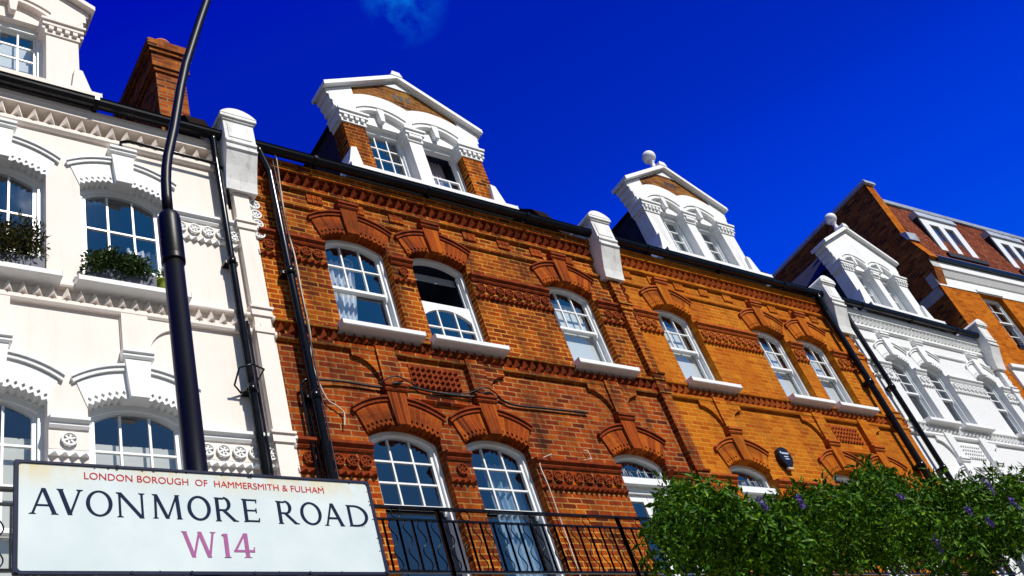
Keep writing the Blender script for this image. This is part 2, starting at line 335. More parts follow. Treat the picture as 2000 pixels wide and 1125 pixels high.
class MB:
    """collects geometry in facade coordinates: x along the street, p outwards from the facade, z above the eye"""
    def __init__(s):
        s.v = []; s.f = []; s.sm = []; s.uv = []; s.cuts = []
    def vert(s, x, p, z):
        s.v.append((x, -p, z)); return len(s.v) - 1
    def face(s, idx, smooth=False, uv=None):
        s.f.append(tuple(idx)); s.sm.append(smooth); s.uv.append(uv)
    def box(s, x0, x1, p0, p1, z0, z1):
        a = [s.vert(x, p, z) for z in (z0, z1) for p in (p0, p1) for x in (x0, x1)]
        # idx: z*4 + p*2 + x
        s.face((a[2], a[3], a[7], a[6]))   # front (p1)
        s.face((a[1], a[0], a[4], a[5]))   # back
        s.face((a[0], a[2], a[6], a[4]))   # left
        s.face((a[3], a[1], a[5], a[7]))   # right
        s.face((a[4], a[6], a[7], a[5]))   # top
        s.face((a[0], a[1], a[3], a[2]))   # bottom
    def prism(s, poly, p0, p1, holes=(), back=False, uvf=None, hole_depth=None):
        """polygon in x-z extruded from p0 (inner) to p1 (outer), holes cut through"""
        if area2(poly) < 0: poly = poly[::-1]
        loops = [poly] + [h[::-1] if area2(h) > 0 else h for h in holes]
        vs = []; es = []
        for L in loops:
            b = len(vs); vs += [Vector(q) for q in L]
            es += [(b + i, b + (i + 1) % len(L)) for i in range(len(L))]
        rv, re, rf, *_ = delaunay_2d_cdt(vs, es, [], 0, 1e-6)
        def cap(p, flip):
            ids = {}
            for t in rf:
                cx = sum(rv[i][0] for i in t) / len(t); cz = sum(rv[i][1] for i in t) / len(t)
                if not pip(cx, cz, poly) or any(pip(cx, cz, h) for h in loops[1:]): continue
                q = []
                for i in t:
                    if i not in ids: ids[i] = s.vert(rv[i][0], p, rv[i][1])
                    q.append(ids[i])
                pts = [rv[i] for i in t]
                if (area2([(a[0], a[1]) for a in pts]) < 0) != flip: q = q[::-1]; pts = pts[::-1]
                s.face(q, uv=[uvf(s.v[k][0], s.v[k][2]) for k in q] if uvf else None)
        cap(p1, False)
        if back: cap(p0, True)
        for k, L in enumerate(loops):
            pb = p0 if (k == 0 or hole_depth is None) else hole_depth
            n = len(L)
            A = [s.vert(x, pb, z) for x, z in L]; B = [s.vert(x, p1, z) for x, z in L]
            for i in range(n):
                j = (i + 1) % n
                q = (A[i], A[j], B[j], B[i])
                s.face(q, uv=[uvf(s.v[c][0], s.v[c][2]) for c in q] if uvf else None)
    def profile(s, prof, x0, x1, smooth=False):
        """closed profile of (p, z) extruded along x"""
        if area2(prof) < 0: prof = prof[::-1]
        n = len(prof)
        A = [s.vert(x0, p, z) for p, z in prof]; B = [s.vert(x1, p, z) for p, z in prof]
        for i in range(n):
            j = (i + 1) % n
            s.face((A[i], B[i], B[j], A[j])[::-1], smooth)
        s.face(A); s.face(B[::-1])
    def tube(s, pts, r, n=10, cap=True):
        P = [Vector((x, -p, z)) for x, p, z in pts]
        rings = []
        up = None
        for i, q in enumerate(P):
            d = (P[min(i + 1, len(P) - 1)] - P[max(i - 1, 0)]).normalized()
            if up is None:
                up = Vector((0, 0, 1)) if abs(d.z) < 0.9 else Vector((1, 0, 0))
            a = d.cross(up).normalized(); b2 = a.cross(d).normalized(); up = b2
            rr = r[i] if isinstance(r, (list, tuple)) else r
            ring = []
            for k in range(n):
                t = 2 * pi * k / n
                w = q + a * (cos(t) * rr) + b2 * (sin(t) * rr)
                s.v.append(tuple(w)); ring.append(len(s.v) - 1)
            rings.append(ring)
        for a, b2 in zip(rings, rings[1:]):
            for k in range(n):
                s.face((a[k], a[(k + 1) % n], b2[(k + 1) % n], b2[k]), True)
        if cap:
            s.face(rings[0][::-1]); s.face(rings[-1])
    def lathe(s, cx, cp, prof, n=18):
        """profile of (radius, z) round a vertical axis"""
        rings = []
        for r, z in prof:
            rings.append([s.vert(cx + cos(2 * pi * k / n) * r, cp + sin(2 * pi * k / n) * r, z) for k in range(n)])
        for a, b2 in zip(rings, rings[1:]):
            for k in range(n):
                s.face((b2[k], b2[(k + 1) % n], a[(k + 1) % n], a[k]), True)
        s.face(rings[0]); s.face(rings[-1][::-1])
    def pyramid(s, x, w, p0, p1, z0, z1, pt=None):
        a = s.vert(x - w / 2, p0, z0); b2 = s.vert(x + w / 2, p0, z0); n = s.vert(x, p1, z0 + (z1 - z0) * 0.12); t = s.vert(x, p0 if pt is None else pt, z1)
        s.face((a, n, t)); s.face((n, b2, t)); s.face((a, b2, n))
    def cut(s):
        if not s.cuts or s.cuts[-1] != len(s.f): s.cuts.append(len(s.f))
    def each(s, name, mat, parent=None, xf=None, bevel=0.0):
        """one object for every piece closed with cut()"""
        s.cut(); out = []; a = 0
        for c in s.cuts:
            q = MB(); mp = {}
            for f, sm, uv in zip(s.f[a:c], s.sm[a:c], s.uv[a:c]):
                for k in f:
                    if k not in mp: mp[k] = len(q.v); q.v.append(s.v[k])
                q.f.append(tuple(mp[k] for k in f)); q.sm.append(sm); q.uv.append(uv)
            if q.f: out.append(q.build(name, mat, parent, xf, bevel=bevel))
            a = c
        return out
    def build(s, name, mat, parent=None, xf=None, origin=None, bevel=0.0):
        me = bpy.data.meshes.new(name)
        vv = s.v
        uvs = None
        # uv: box mapping in facade space, before any turning of the house
        co = [Vector(q) for q in vv]
        fuv = []
        for f, u in zip(s.f, s.uv):
            if u is not None: fuv += u; continue
            a = co[f[0]]
            nrm = Vector((0, 0, 0))
            for i in range(1, len(f) - 1): nrm += (co[f[i]] - a).cross(co[f[i + 1]] - a)
            ax, ay, az = abs(nrm.x), abs(nrm.y), abs(nrm.z)
            for k in f:
                c = co[k]
                if ay >= ax and ay >= az: fuv.append((c.x, c.z))
                elif ax >= az: fuv.append((c.y + 0.11, c.z))
                else: fuv.append((c.x, c.y))
        pl = WL.get(parent.name, Vector((0, 0, 0))) if parent else Vector((0, 0, 0))
        base = Vector(origin) if origin is not None else pl
        W = []
        for c in co:
            w = xf @ c if xf else c
            W.append((w.x - base.x, w.y - base.y, w.z + EYE - base.z))
        me.from_pydata(W, [], s.f)
        ul = me.uv_layers.new(name='UVMap')
        ul.data.foreach_set('uv', [q for t in fuv for q in t])
        me.polygons.foreach_set('use_smooth', s.sm)
        me.materials.append(mat)
        me.update()
        o = bpy.data.objects.new(name, me); scene.collection.objects.link(o)
        if parent: o.parent = parent
        o.location = base - pl
        WL[o.name] = base
        if bevel:
            bv = o.modifiers.new('bevel', 'BEVEL'); bv.width = bevel; bv.segments = 2; bv.limit_method = 'ANGLE'
        return o

def arch_out(cx, w, zb, zs, rise, n=14, inset=0.0):
    """opening outline, counter-clockwise: flat bottom, segmental head"""
    h = w / 2
    if rise < 1e-4:
        return [(cx - h + inset, zb + inset), (cx + h - inset, zb + inset), (cx + h - inset, zs - inset), (cx - h + inset, zs - inset)]
    R = (h * h + rise * rise) / (2 * rise); zc = zs + rise - R
    r = R - inset; hh = h - inset
    a0 = math.asin(hh / r)
    pts = [(cx - hh, zb + inset), (cx + hh, zb + inset)]
    for i in range(n + 1):
        a = a0 - 2 * a0 * i / n
        pts.append((cx + sin(a) * r, zc + cos(a) * r))
    return pts

def arc_pts(cx, h, zs, rise, n=14):
    R = (h * h + rise * rise) / (2 * rise); zc = zs + rise - R
    a0 = math.asin(h / R)
    return [(cx + sin(-a0 + 2 * a0 * i / n) * R, zc + cos(-a0 + 2 * a0 * i / n) * R) for i in range(n + 1)], R, zc, a0

def head_z(cx, w, zs, rise, x):
    h = w / 2; R = (h * h + rise * rise) / (2 * rise); zc = zs + rise - R
    return zc + sqrt(max(0, R * R - (x - cx) ** 2))

# ---------------------------------------------------------------- windows
def make_window(house, cx, w, zb, zs, rise, rec=0.11, cols=3, rows=2, zm=None, lower='plain', blind=None, sill=True, lowered=False,
                sill_w=None, wall_head=True, xf=None, fmat='joinery', room='room', sill_p=0.19, rec_back=0.20, open_low=False):
    fm = M[fmat]
    pr = -rec
    b = MB()
    out = arch_out(cx, w, zb, zs, rise)
    inn = arch_out(cx, w, zb, zs, rise, inset=0.055)
    b.prism(out, pr - 0.09, pr, [inn])
    frame = b.build('window', fm, house, xf)
    crown = zs + rise
    zi0 = zb + 0.055
    wi = w - 0.11
    x0 = cx - wi / 2; x1 = cx + wi / 2
    pu = pr - 0.03              # outer face of the upper sash
    pl_ = pr - 0.075            # outer face of the lower sash
    b = MB(); gl = MB()
    bar = 0.022
    headf = (lambda x: head_z(cx, w, zs, rise, x) - 0.058) if rise > 1e-4 else (lambda x: zs - 0.058)
    if not lowered:
        # upper sash: arched ring, glazing bars, deep meeting rail
        o2 = arch_out(cx, w - 0.112, zm - 0.028, zs - 0.03 if rise > 1e-4 else zs - 0.056, rise, inset=0.0)
        i2 = arch_out(cx, w - 0.112, zm - 0.028, zs - 0.03 if rise > 1e-4 else zs - 0.056, rise, inset=0.042)
        b.prism(o2, pu - 0.042, pu, [i2])
        for c in range(1, cols):
            x = x0 + wi * c / cols
            b.box(x - bar / 2, x + bar / 2, pu - 0.036, pu - 0.004, zm + 0.014, headf(x) - 0.036)
        top = (headf(x0 + 0.06) if rise > 1e-4 else crown - 0.09)
        for r_ in range(1, rows):
            if rise > 1e-4:
                z = zm + 0.014 + (zs + rise * 0.55 - zm - 0.06) * r_ / rows
            else:
                z = zm + (zs - 0.07 - zm) * r_ / rows
            for c in range(cols):
                xa = x0 + wi * c / cols + (bar / 2 if c else 0.042); xb = x0 + wi * (c + 1) / cols - (bar / 2 if c < cols - 1 else 0.042)
                b.box(xa, xb, pu - 0.035, pu - 0.005, z - bar / 2, z + bar / 2)
        us = b.build('upper_sash', fm, frame, xf)
        gl.prism(arch_out(cx, w - 0.13, zm, zs - 0.035 if rise > 1e-4 else zs - 0.06, rise, inset=0.03), pu - 0.024, pu - 0.020); gl.cut()
        if open_low: gl.prism([(x0, zi0), (x1, zi0), (x1, zm - 0.03), (x0, zm - 0.03)], pl_ - 0.026, pl_ - 0.022)
        if not open_low:
            # lower sash, behind
            b = MB()
            lo = [(x0, zi0), (x1, zi0), (x1, zm + 0.025), (x0, zm + 0.025)]
            li = [(x0 + 0.042, zi0 + 0.06), (x1 - 0.042, zi0 + 0.06), (x1 - 0.042, zm - 0.015), (x0 + 0.042, zm - 0.015)]
            b.prism(lo, pl_ - 0.042, pl_, [li])
            if lower == 'grid':
                for c in range(1, cols):
                    x = x0 + wi * c / cols
                    b.box(x - bar / 2, x + bar / 2, pl_ - 0.036, pl_ - 0.004, zi0 + 0.06, zm - 0.015)
                for r_ in range(1, rows):
                    z = zi0 + 0.06 + (zm - 0.015 - zi0 - 0.06) * r_ / rows
                    b.box(x0 + 0.042, x1 - 0.042, pl_ - 0.035, pl_ - 0.006, z - bar / 2, z + bar / 2)
            b.build('lower_sash', fm, frame, xf)
            gl.prism([(x0 + 0.03, zi0 + 0.03), (x1 - 0.03, zi0 + 0.03), (x1 - 0.03, zm), (x0 + 0.03, zm)], pl_ - 0.026, pl_ - 0.022)
        # sash horns
        b = MB()
        for sx in (x0 + 0.021, x1 - 0.021):
            b.profile([(pu, zm - 0.026), (pu - 0.04, zm - 0.026), (pu - 0.04, zm - 0.09), (pu - 0.028, zm - 0.095), (pu - 0.012, zm - 0.07)], sx - 0.02, sx + 0.02); b.cut()
        b.each('sash_horn', fm, frame, xf)
    else:
        # the upper sash has been pulled down: open above, arched sash standing in the lower half
        sh = zm - zi0
        o2 = [(x0, zi0), (x1, zi0), (x1, zm), (x0, zm)]
        if rise > 1e-4:
            i2 = arch_out(cx, wi - 0.084, zi0 + 0.05, zm - 0.05 - rise - 0.05, rise)
        else:
            i2 = [(x0 + 0.042, zi0 + 0.05), (x1 - 0.042, zi0 + 0.05), (x1 - 0.042, zm - 0.045), (x0 + 0.042, zm - 0.045)]
        b.prism(o2, pu - 0.042, pu, [i2])
        for c in range(1, cols):
            x = x0 + wi * c / cols
            b.box(x - bar / 2, x + bar / 2, pu - 0.036, pu - 0.004, zi0 + 0.05, zm - (0.085 if rise > 1e-4 else 0.045))
        for r_ in range(1, rows):
            z = zi0 + 0.03 + (sh - 0.1) * r_ / rows
            b.box(x0 + 0.042, x1 - 0.042, pu - 0.035, pu - 0.006, z - bar / 2, z + bar / 2)
        b.build('upper_sash', fm, frame, xf)
        gl.prism([(x0 + 0.03, zi0 + 0.03), (x1 - 0.03, zi0 + 0.03), (x1 - 0.03, zm - 0.02), (x0 + 0.03, zm - 0.02)], pu - 0.026, pu - 0.022)
        b = MB(); b.box(x0 + 0.001, x0 + 0.03, pr - 0.088, pr - 0.06, zm + 0.01, zs - 0.06); b.cut(); b.box(x1 - 0.03, x1 - 0.001, pr - 0.088, pr - 0.06, zm + 0.01, zs - 0.06)
        b.each('sash_stile', fm, frame, xf)
    gl.each('pane', M['glass'], frame, xf)
    if sill:
        b = MB(); sw = sill_w or (w + 0.18)
        b.profile([(-rec, zb + 0.005), (sill_p, zb - 0.015), (sill_p, zb - 0.088), (sill_p - 0.03, zb - 0.096), (0.0, zb - 0.105), (-rec, zb - 0.105)], cx - sw / 2, cx + sw / 2)
        b.build('sill', M['white'] if sill is True else sill, frame, xf, bevel=0.006)
    # the room behind
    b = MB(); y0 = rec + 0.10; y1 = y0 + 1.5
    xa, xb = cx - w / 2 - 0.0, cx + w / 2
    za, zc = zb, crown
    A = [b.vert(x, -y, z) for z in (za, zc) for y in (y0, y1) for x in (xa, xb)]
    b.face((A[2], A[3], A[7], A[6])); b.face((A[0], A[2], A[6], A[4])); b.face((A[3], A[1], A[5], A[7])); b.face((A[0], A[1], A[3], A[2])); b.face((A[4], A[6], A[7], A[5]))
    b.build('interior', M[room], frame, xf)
    if blind:
        mat, z0, z1 = blind
        b = MB(); n = 1
        b.box(x0 + 0.005, x1 - 0.005, pr - 0.150, pr - 0.147, z0, min(z1, zs - 0.02))
        b.build('blind', M[mat], frame, xf)
    return frame

def ring_hole(cx, w, zb, zs, rise):
    hw = w / 2; ho = hw + 0.095
    oa, *_ = arc_pts(cx, ho - 0.016, zs + 0.275 - 0.014, rise + 0.045, 14)
    return [(cx - hw, zb), (cx + hw, zb), (cx + hw, zs)] + oa[::-1] + [(cx - hw, zs)]

def make_arch(house, cx, w, zs, rise, mat, hoodmat, keymat, xf=None, white=False):
    """gauged arch with a saw-tooth edge, hood mould, keystone"""
    hw = w / 2
    ho = hw + 0.095; zo = zs + 0.275; ro = rise + 0.045
    ia, Ri, zci, a0 = arc_pts(cx, hw, zs, rise, 12)
    oa, Ro, zco, b0 = arc_pts(cx, ho, zo, ro, 16)
    # saw-tooth lower edge and a row of diamond sinkings
    ks = 0.095
    nt_ = 16
    rp, hp1, hp2, kp = (0.010, 0.035, 0.055, 0.07) if white else (0.024, 0.042, 0.064, 0.068)
    zig = []
    for i in range(nt_ + 1):
        a = -a0 + 2 * a0 * i / nt_
        x = cx + sin(a) * Ri
        zig.append((x, zci + cos(a) * Ri))
        if i < nt_:
            am = a + a0 / nt_
            xm = cx + sin(am) * (Ri + 0.038)
            if abs(xm - cx) > ks + 0.015: zig.append((xm, zci + cos(am) * (Ri + 0.038)))
    dia = []
    for i in range(nt_ + 1):
        a = -a0 + 2 * a0 * i / nt_
        if i == 0 or i == nt_: continue
        rc = Ri + 0.068
        x = cx + sin(a) * rc; z = zci + cos(a) * rc
        if abs(x - cx) < ks + 0.04: continue
        q = 0.019; qz = 0.027
        tx, tz = cos(a), -sin(a); nx, nz = sin(a), cos(a)
        dia.append([(x + tx * q, z + tz * q), (x + nx * qz, z + nz * qz), (x - tx * q, z - tz * q), (x - nx * qz, z - nz * qz)])
    uvf = lambda x, z: (hypot(x - cx, z - zci) - Ri + 0.08, atan2(x - cx, z - zci) * (Ri + 0.1) + 7.3 * cx)
    b = MB()
    b.prism(ia + oa[::-1], -0.24, -0.11 + rp, uvf=uvf)
    b.prism(zig + oa[::-1], -0.1095 + rp, rp, dia, uvf=uvf)
    ar = b.build('window_arch', mat, house, xf)
    # backing for the diamonds so they read dark and deep
    b = MB()
    h1, *_ = arc_pts(cx, ho + 0.035, zo - 0.01, ro + 0.012, 18); h2, *_ = arc_pts(cx, ho + 0.052, zo + 0.062, ro + 0.012, 18)
    h3, *_ = arc_pts(cx, ho + 0.052, zo + 0.035, ro + 0.012, 18)
    b.prism(h1 + h3[::-1], 0.0, hp1)
    b.prism([(x, z + 0.0015) for x, z in h3] + h2[::-1], 0.0, hp2)
    b.build('hood_mould', hoodmat, ar, xf, bevel=0.004)
    b = MB()
    kz0 = zs + rise - 0.015; kz1 = zs + 0.60
    b.prism([(cx - 0.092, kz0), (cx + 0.092, kz0), (cx + 0.128, kz1), (cx - 0.128, kz1)], 0.0, kp, uvf=lambda x, z: (z * 0.2, x * 1.3 + 3.1))
    ko = b.build('keystone', keymat, ar, xf)
    b = MB()
    b.profile([(0, kz1 - 0.002), (kp + 0.01, kz1 - 0.002), (kp + 0.025, kz1 + 0.02), (kp + 0.025, kz1 + 0.05), (kp + 0.045, kz1 + 0.06), (kp + 0.045, kz1 + 0.1), (0.0, kz1 + 0.115)], cx - 0.155, cx + 0.155)
    b.build('keystone_cap', hoodmat, ar, xf)
    return ar

def wheel(b, x, z, r=0.074, p=0.03, p1=0.05):
    n = 16
    outer = [(x + cos(2 * pi * k / n) * r, z + sin(2 * pi * k / n) * r) for k in range(n)]
    inner = [(x + cos(2 * pi * k / n) * r * 0.76, z + sin(2 * pi * k / n) * r * 0.76) for k in range(n)]
    b.prism(outer, p, p1, [inner])
    for k in range(3):
        a = pi * k / 3 + 0.3
        c, s_ = cos(a), sin(a); L = r * 0.75; t = 0.0085
        b.prism([(x + c * L - s_ * t, z + s_ * L + c * t), (x - c * L - s_ * t, z - s_ * L + c * t), (x - c * L + s_ * t, z - s_ * L - c * t), (x + c * L + s_ * t, z + s_ * L - c * t)], p, p1 - 0.006 - 0.0012 * k)
    b.pyramid(x, 0.03, p1 - 0.01, p1 + 0.006, z - 0.012, z + 0.02)

def band(house, spans, z, mat, capmat, xf=None, fmat=None):
    """frieze of spoked roundels under a moulded cap, small teeth below (z = centre of the roundels)"""
    for xa, xb in spans:
        if xb - xa < 0.12: continue
        b = MB(); b.box(xa, xb, 0.0, 0.018, z - 0.10, z + 0.115)
        o = b.build('frieze', fmat or mat, house, xf)
        b = MB()
        n = max(1, int((xb - xa - 0.02) / 0.166)); s0 = (xa + xb) / 2 - (n - 1) * 0.083
        for k in range(n): wheel(b, s0 + k * 0.166, z); b.cut()
        b.each('roundel', mat, o, xf)
        b = MB()
        n = max(1, int((xb - xa) / 0.083)); dx = (xb - xa) / n
        for k in range(n): b.pyramid(xa + dx * (k + 0.5), dx * 0.98, 0.013, 0.07, z - 0.168, z - 0.098)
        b.box(xa, xb, 0.0, 0.0145, z - 0.168, z - 0.10)
        b.build('tooth_band', mat, o, xf)
        b = MB()
        b.profile([(0, z + 0.115), (0.035, z + 0.115), (0.05, z + 0.14), (0.05, z + 0.165), (0.085, z + 0.19), (0.085, z + 0.225), (0.0, z + 0.25)], xa, xb)
        b.build('frieze_cap', capmat, o, xf)

def finial(house_or_part, cx, p, z, mat):
    b = MB()
    prof = [(0.085, z - 0.05), (0.08, z + 0.03), (0.05, z + 0.06), (0.045, z + 0.17), (0.065, z + 0.19), (0.065, z + 0.215)]
    for k in range(11):
        a = -pi / 2 + 0.45 + (pi - 0.45) * k / 10
        prof.append((max(0.002, cos(a) * 0.145), z + 0.35 + sin(a) * 0.145))
    b.lathe(cx, p, prof)
    return b.build('ball_finial', mat, house_or_part)

def dormer(house, cx, walls, piers, tymp, cheek, coping, finial_on, wins, z_off=0.0, hx=1.0):
    """gabled dormer with two windows standing over the gutter"""
    P1 = 0.05
    W = 1.275 * hx
    za = 10.42
    mid = 0.12; ow = 0.385 * hx
    L0 = cx - W; L1 = L0 + ow; M0 = cx - mid; M1 = cx + mid; R1 = cx + W; R0 = R1 - ow
    zc = 11.62              # underside of the capitals
    zh = 11.86
    root = MB()
    # gable face above the capitals, cut by the two arched heads
    def head(xa, xb, off=0.0):
        c = (xa + xb) / 2; w = xb - xa + 0.06
        return arch_out(c, w, zh - 0.02, 12.0, 0.155, 12)
    ge = 1.42 * hx; gz = 12.36; apex = 13.14
    def gab(x, inset=0.0): return apex - inset - (apex - gz) * abs(x - cx) / ge
    body = [(L0 - 0.0, zh), (R1 + 0.0, zh), (R1 + 0.0, 12.0), (cx + ge - 0.06, 12.12), (cx + ge - 0.04, gz), (cx, apex), (cx - ge + 0.04, gz), (cx - ge + 0.06, 12.12), (L0, 12.0)]
    # waved upper edge of the painted arches: brick shows above it
    h1 = head(L1, M0); h2 = head(M1, R0)
    h1c = [(x, z) for x, z in h1]; 
    def notch(h):   # open the head downwards through the lower edge
        arc = h[2:]
        return arc
    poly = [(L0, zh)]
    a1 = [(x, z) for x, z in h1[2:]][::-1]     # left to right
    a2 = [(x, z) for x, z in h2[2:]][::-1]
    poly += [(a1[0][0], zh)] + a1 + [(a1[-1][0], zh), (a2[0][0], zh)] + a2 + [(a2[-1][0], zh)]
    poly += body[1:]
    b = MB()
    holes = []
    if tymp:
        wx0 = cx - 0.93 * hx; wx1 = cx + 1.03 * hx
        low = []
        for k in range(25):
            t = k / 24; x = wx0 + (wx1 - wx0) * t
            low.append((x, 12.41 + 0.13 * abs(sin(pi * 2 * t)) ** 0.8 - 0.0 * t))
        up = [(wx1, gab(wx1, 0.03)), (cx, apex - 0.03), (wx0, gab(wx0, 0.03))]
        tp = low + up
        holes = [tp]
    b.prism(poly, -0.20, P1, holes, hole_depth=P1 - 0.03)
    g_ = b.build('dormer', walls, house)
    if tymp:
        b = MB(); b.prism(tp, -0.1, P1 - 0.012); b.build('brick_gable', tymp, g_)
        b = MB()
        for k in range(3): b.box(cx - 0.12 + k * 0.12, cx - 0.12 + k * 0.12 + 0.07, P1 - 0.02, P1 - 0.008, 12.66, 12.79)
        b.build('air_brick', M['slate'], g_)
        b = MB(); b.prism([(cx - 0.26, apex - 0.20), (cx + 0.26, apex - 0.20), (cx, apex - 0.05)], P1 - 0.02, P1 + 0.008); b.build('apex_stone', walls, g_)
    # sunk panel, little keystone and flat head inside each arch
    b = MB(); k_ = MB()
    for xa, xb in ((L1, M0), (M1, R0)):
        c = (xa + xb) / 2; w = xb - xa + 0.06
        arc = [(x, z) for x, z in arch_out(c, w - 0.004, zh - 0.02, 12.0, 0.153, 12)[2:]]
        b.prism([(c - w / 2, zh + 0.045), (c + w / 2, zh + 0.045)] + arc, -0.19, -0.035)
        b.box(c - w / 2, c + w / 2, -0.19, -0.034, zh - 0.002, zh + 0.0445); b.cut()
        k_.prism([(c - 0.035, zh + 0.06), (c + 0.035, zh + 0.06), (c + 0.06, 12.20), (c - 0.06, 12.20)], -0.03, P1 + 0.012)
        # thin hood line
        q1, *_ = arc_pts(c, w / 2 + 0.03, 12.075, 0.15, 12); q2, *_ = arc_pts(c, w / 2 + 0.03, 12.10, 0.15, 12)
        k_.prism(q1 + q2[::-1], P1 - 0.01, P1 + 0.02); k_.cut()
    b.each('arch_panel', walls, g_); k_.each('arch_keystone', walls, g_)
    # piers
    b = MB()
    b.box(L0, L1, -0.24, P1, za, zc); b.cut(); b.box(R0, R1, -0.24, P1, za, zc)
    b.each('brick_pier' if piers is not walls else 'pier', piers, g_)
    b = MB(); b.box(M0, M1, -0.20, P1, za, zc); b.build('mullion_pier', walls, g_)
    # feet that flare outwards
    b = MB()
    for sgn, xe in ((-1, L0), (1, R1)):
        xi = xe - sgn * 0.13
        b.prism([(xe - sgn * 0.13, za), (xe + sgn * 0.19, za), (xe + sgn * 0.10, za + 0.26), (xe + sgn * 0.02, za + 0.56), (xe - sgn * 0.07, za + 0.58)], -0.2, P1 + 0.06); b.cut()
    b.each('pier_foot', walls, g_)
    # capitals with dentils, wrapping the piers
    b = MB()
    for xa, xb, ca, cb in ((L0, L1, 1, 1), (M0, M1, 1, 1), (R0, R1, 1, 1)):
        e0 = xa - 0.055; e1 = xb + 0.055
        bk = -0.24 if xa == L0 or xb == R1 else -0.19
        b.box(xa - 0.02, xb + 0.02, bk, P1 + 0.02, zc, zc + 0.13)
        b.box(e0, e1, bk, P1 + 0.065, zc + 0.13, zc + 0.20)
        b.box(e0 - 0.02, e1 + 0.02, bk, P1 + 0.09, zc + 0.20, zh + 0.002)
        n = 4
        for k in range(n):
            x = xa + (xb - xa) * (k + 0.5) / n
            b.box(x - 0.028, x + 0.028, P1 + 0.018, P1 + 0.058, zc + 0.06, zc + 0.128)
        b.box(e0, e0 + 0.035, bk, P1 + 0.04, zc + 0.06, zc + 0.128)
        b.box(e1 - 0.035, e1, bk, P1 + 0.04, zc + 0.06, zc + 0.128); b.cut()
    b.each('capital', walls, g_)
    # stepped corbels under the gable ends
    b = MB()
    for sgn in (-1, 1):
        for k in range(4):
            x0_ = cx + sgn * (W - 0.05); x1_ = cx + sgn * (W + 0.035 + 0.037 * k)
            b.box(min(x0_, x1_), max(x0_, x1_), -0.26, P1 - 0.004, zh + 0.004 + 0.125 * k, zh + 0.125 * k + 0.124)
        b.cut()
    b.each('gable_corbel', walls, g_)
    # coping slabs and ledge
    b = MB()
    t = 0.085
    for sgn in (-1, 1):
        e = ge + 0.06
        zt = gab(cx + e) + 0.0
        b.prism([(cx, apex + 0.002), (cx + sgn * e, zt), (cx + sgn * e, zt + t), (cx, apex + t + 0.01)], -0.30, P1 + 0.09); b.cut()
    b.prism([(cx - 0.11, apex + 0.05), (cx + 0.11, apex + 0.05), (cx + 0.07, apex + 0.155), (cx - 0.07, apex + 0.155)], -0.05, P1 + 0.10)
    b.each('coping', walls, g_, bevel=0.005)
    b = MB()
    b.profile([(-0.3, za + 0.06), (0.24, za + 0.04), (0.24, za - 0.045), (0.21, za - 0.055), (-0.3, za - 0.055)], cx - 1.47 * hx, cx + 1.47 * hx)
    b.build('ledge', walls, g_, bevel=0.006)
    # cheeks and roof
    b = MB()
    for sgn in (-1, 1):
        xo = cx + sgn * (W - 0.02); xi = cx + sgn * (W - 0.12)
        x0_, x1_ = min(xo, xi), max(xo, xi)
        b.profile([(-0.20, 10.3), (-0.20, 11.86), (-1.9, 11.86), (-0.30, 10.3)], x0_, x1_); b.cut()
    b.each('cheek', cheek, g_)
    b = MB()
    for sgn in (-1, 1):
        v = [b.vert(cx, -0.19, apex - 0.04), b.vert(cx, -3.0, apex - 0.04), b.vert(cx + sgn * (W + 0.03), -1.95, 11.9), b.vert(cx + sgn * (W + 0.03), -0.19, 11.9)]
        b.face(v if sgn > 0 else v[::-1])
        u = [b.vert(cx + sgn * (W + 0.03), -0.19, 11.87), b.vert(cx + sgn * (W + 0.03), -1.95, 11.87), b.vert(cx, -1.95, 11.87), b.vert(cx, -0.19, 11.87)]
        b.face(u)
    b.build('dormer_roof', M['slate'], g_)
    if finial_on:
        finial(g_, cx - 0.0, -0.06, apex + 0.16, walls)
    # windows
    b = MB(); gl = MB(); it = MB(); bl = MB()
    for (xa, xb), kind in zip(((L1, M0), (M1, R0)), wins):
        c = (xa + xb) / 2; w = xb - xa
        o2 = [(xa - 0.0, za), (xb, za), (xb, zh), (xa, zh)]; i2 = [(xa + 0.06, za + 0.05), (xb - 0.06, za + 0.05), (xb - 0.06, zh - 0.10), (xa + 0.06, zh - 0.10)]
        b.prism(o2, -0.215, -0.115, [i2])
        x0, x1 = xa + 0.06, xb - 0.06; z0, z1 = za + 0.05, zh - 0.10; zm = 10.96; wi = x1 - x0
        cols = 3 if hx > 0.97 else 2
        if kind == 'closed':
            ua, ub, up_, lp_ = zm - 0.03, z1, -0.15, -0.195
            b.prism([(x0, ua), (x1, ua), (x1, ub), (x0, ub)], -0.187, up_, [[(x0 + 0.035, ua + 0.05), (x1 - 0.035, ua + 0.05), (x1 - 0.035, ub - 0.03), (x0 + 0.035, ub - 0.03)]])
            b.prism([(x0, z0), (x1, z0), (x1, zm + 0.01), (x0, zm + 0.01)], -0.225, -0.19, [[(x0 + 0.035, z0 + 0.05), (x1 - 0.035, z0 + 0.05), (x1 - 0.035, zm - 0.03), (x0 + 0.035, zm - 0.03)]])
            gl.prism([(x0, ua), (x1, ua), (x1, ub), (x0, ub)], -0.171, -0.167); gl.prism([(x0, z0), (x1, z0), (x1, zm), (x0, zm)], -0.209, -0.205)
            ra, rb = ua + 0.05, ub - 0.03
        else:
            ua, ub, up_ = z0, zm + 0.2, -0.15
            b.prism([(x0, ua), (x1, ua), (x1, ub), (x0, ub)], -0.187, up_, [[(x0 + 0.035, ua + 0.05), (x1 - 0.035, ua + 0.05), (x1 - 0.035, ub - 0.03), (x0 + 0.035, ub - 0.03)]])
            gl.prism([(x0, ua), (x1, ua), (x1, ub), (x0, ub)], -0.171, -0.167)
            ra, rb = ua + 0.05, ub - 0.03
        rows = 3 if kind == 'closed' else 2
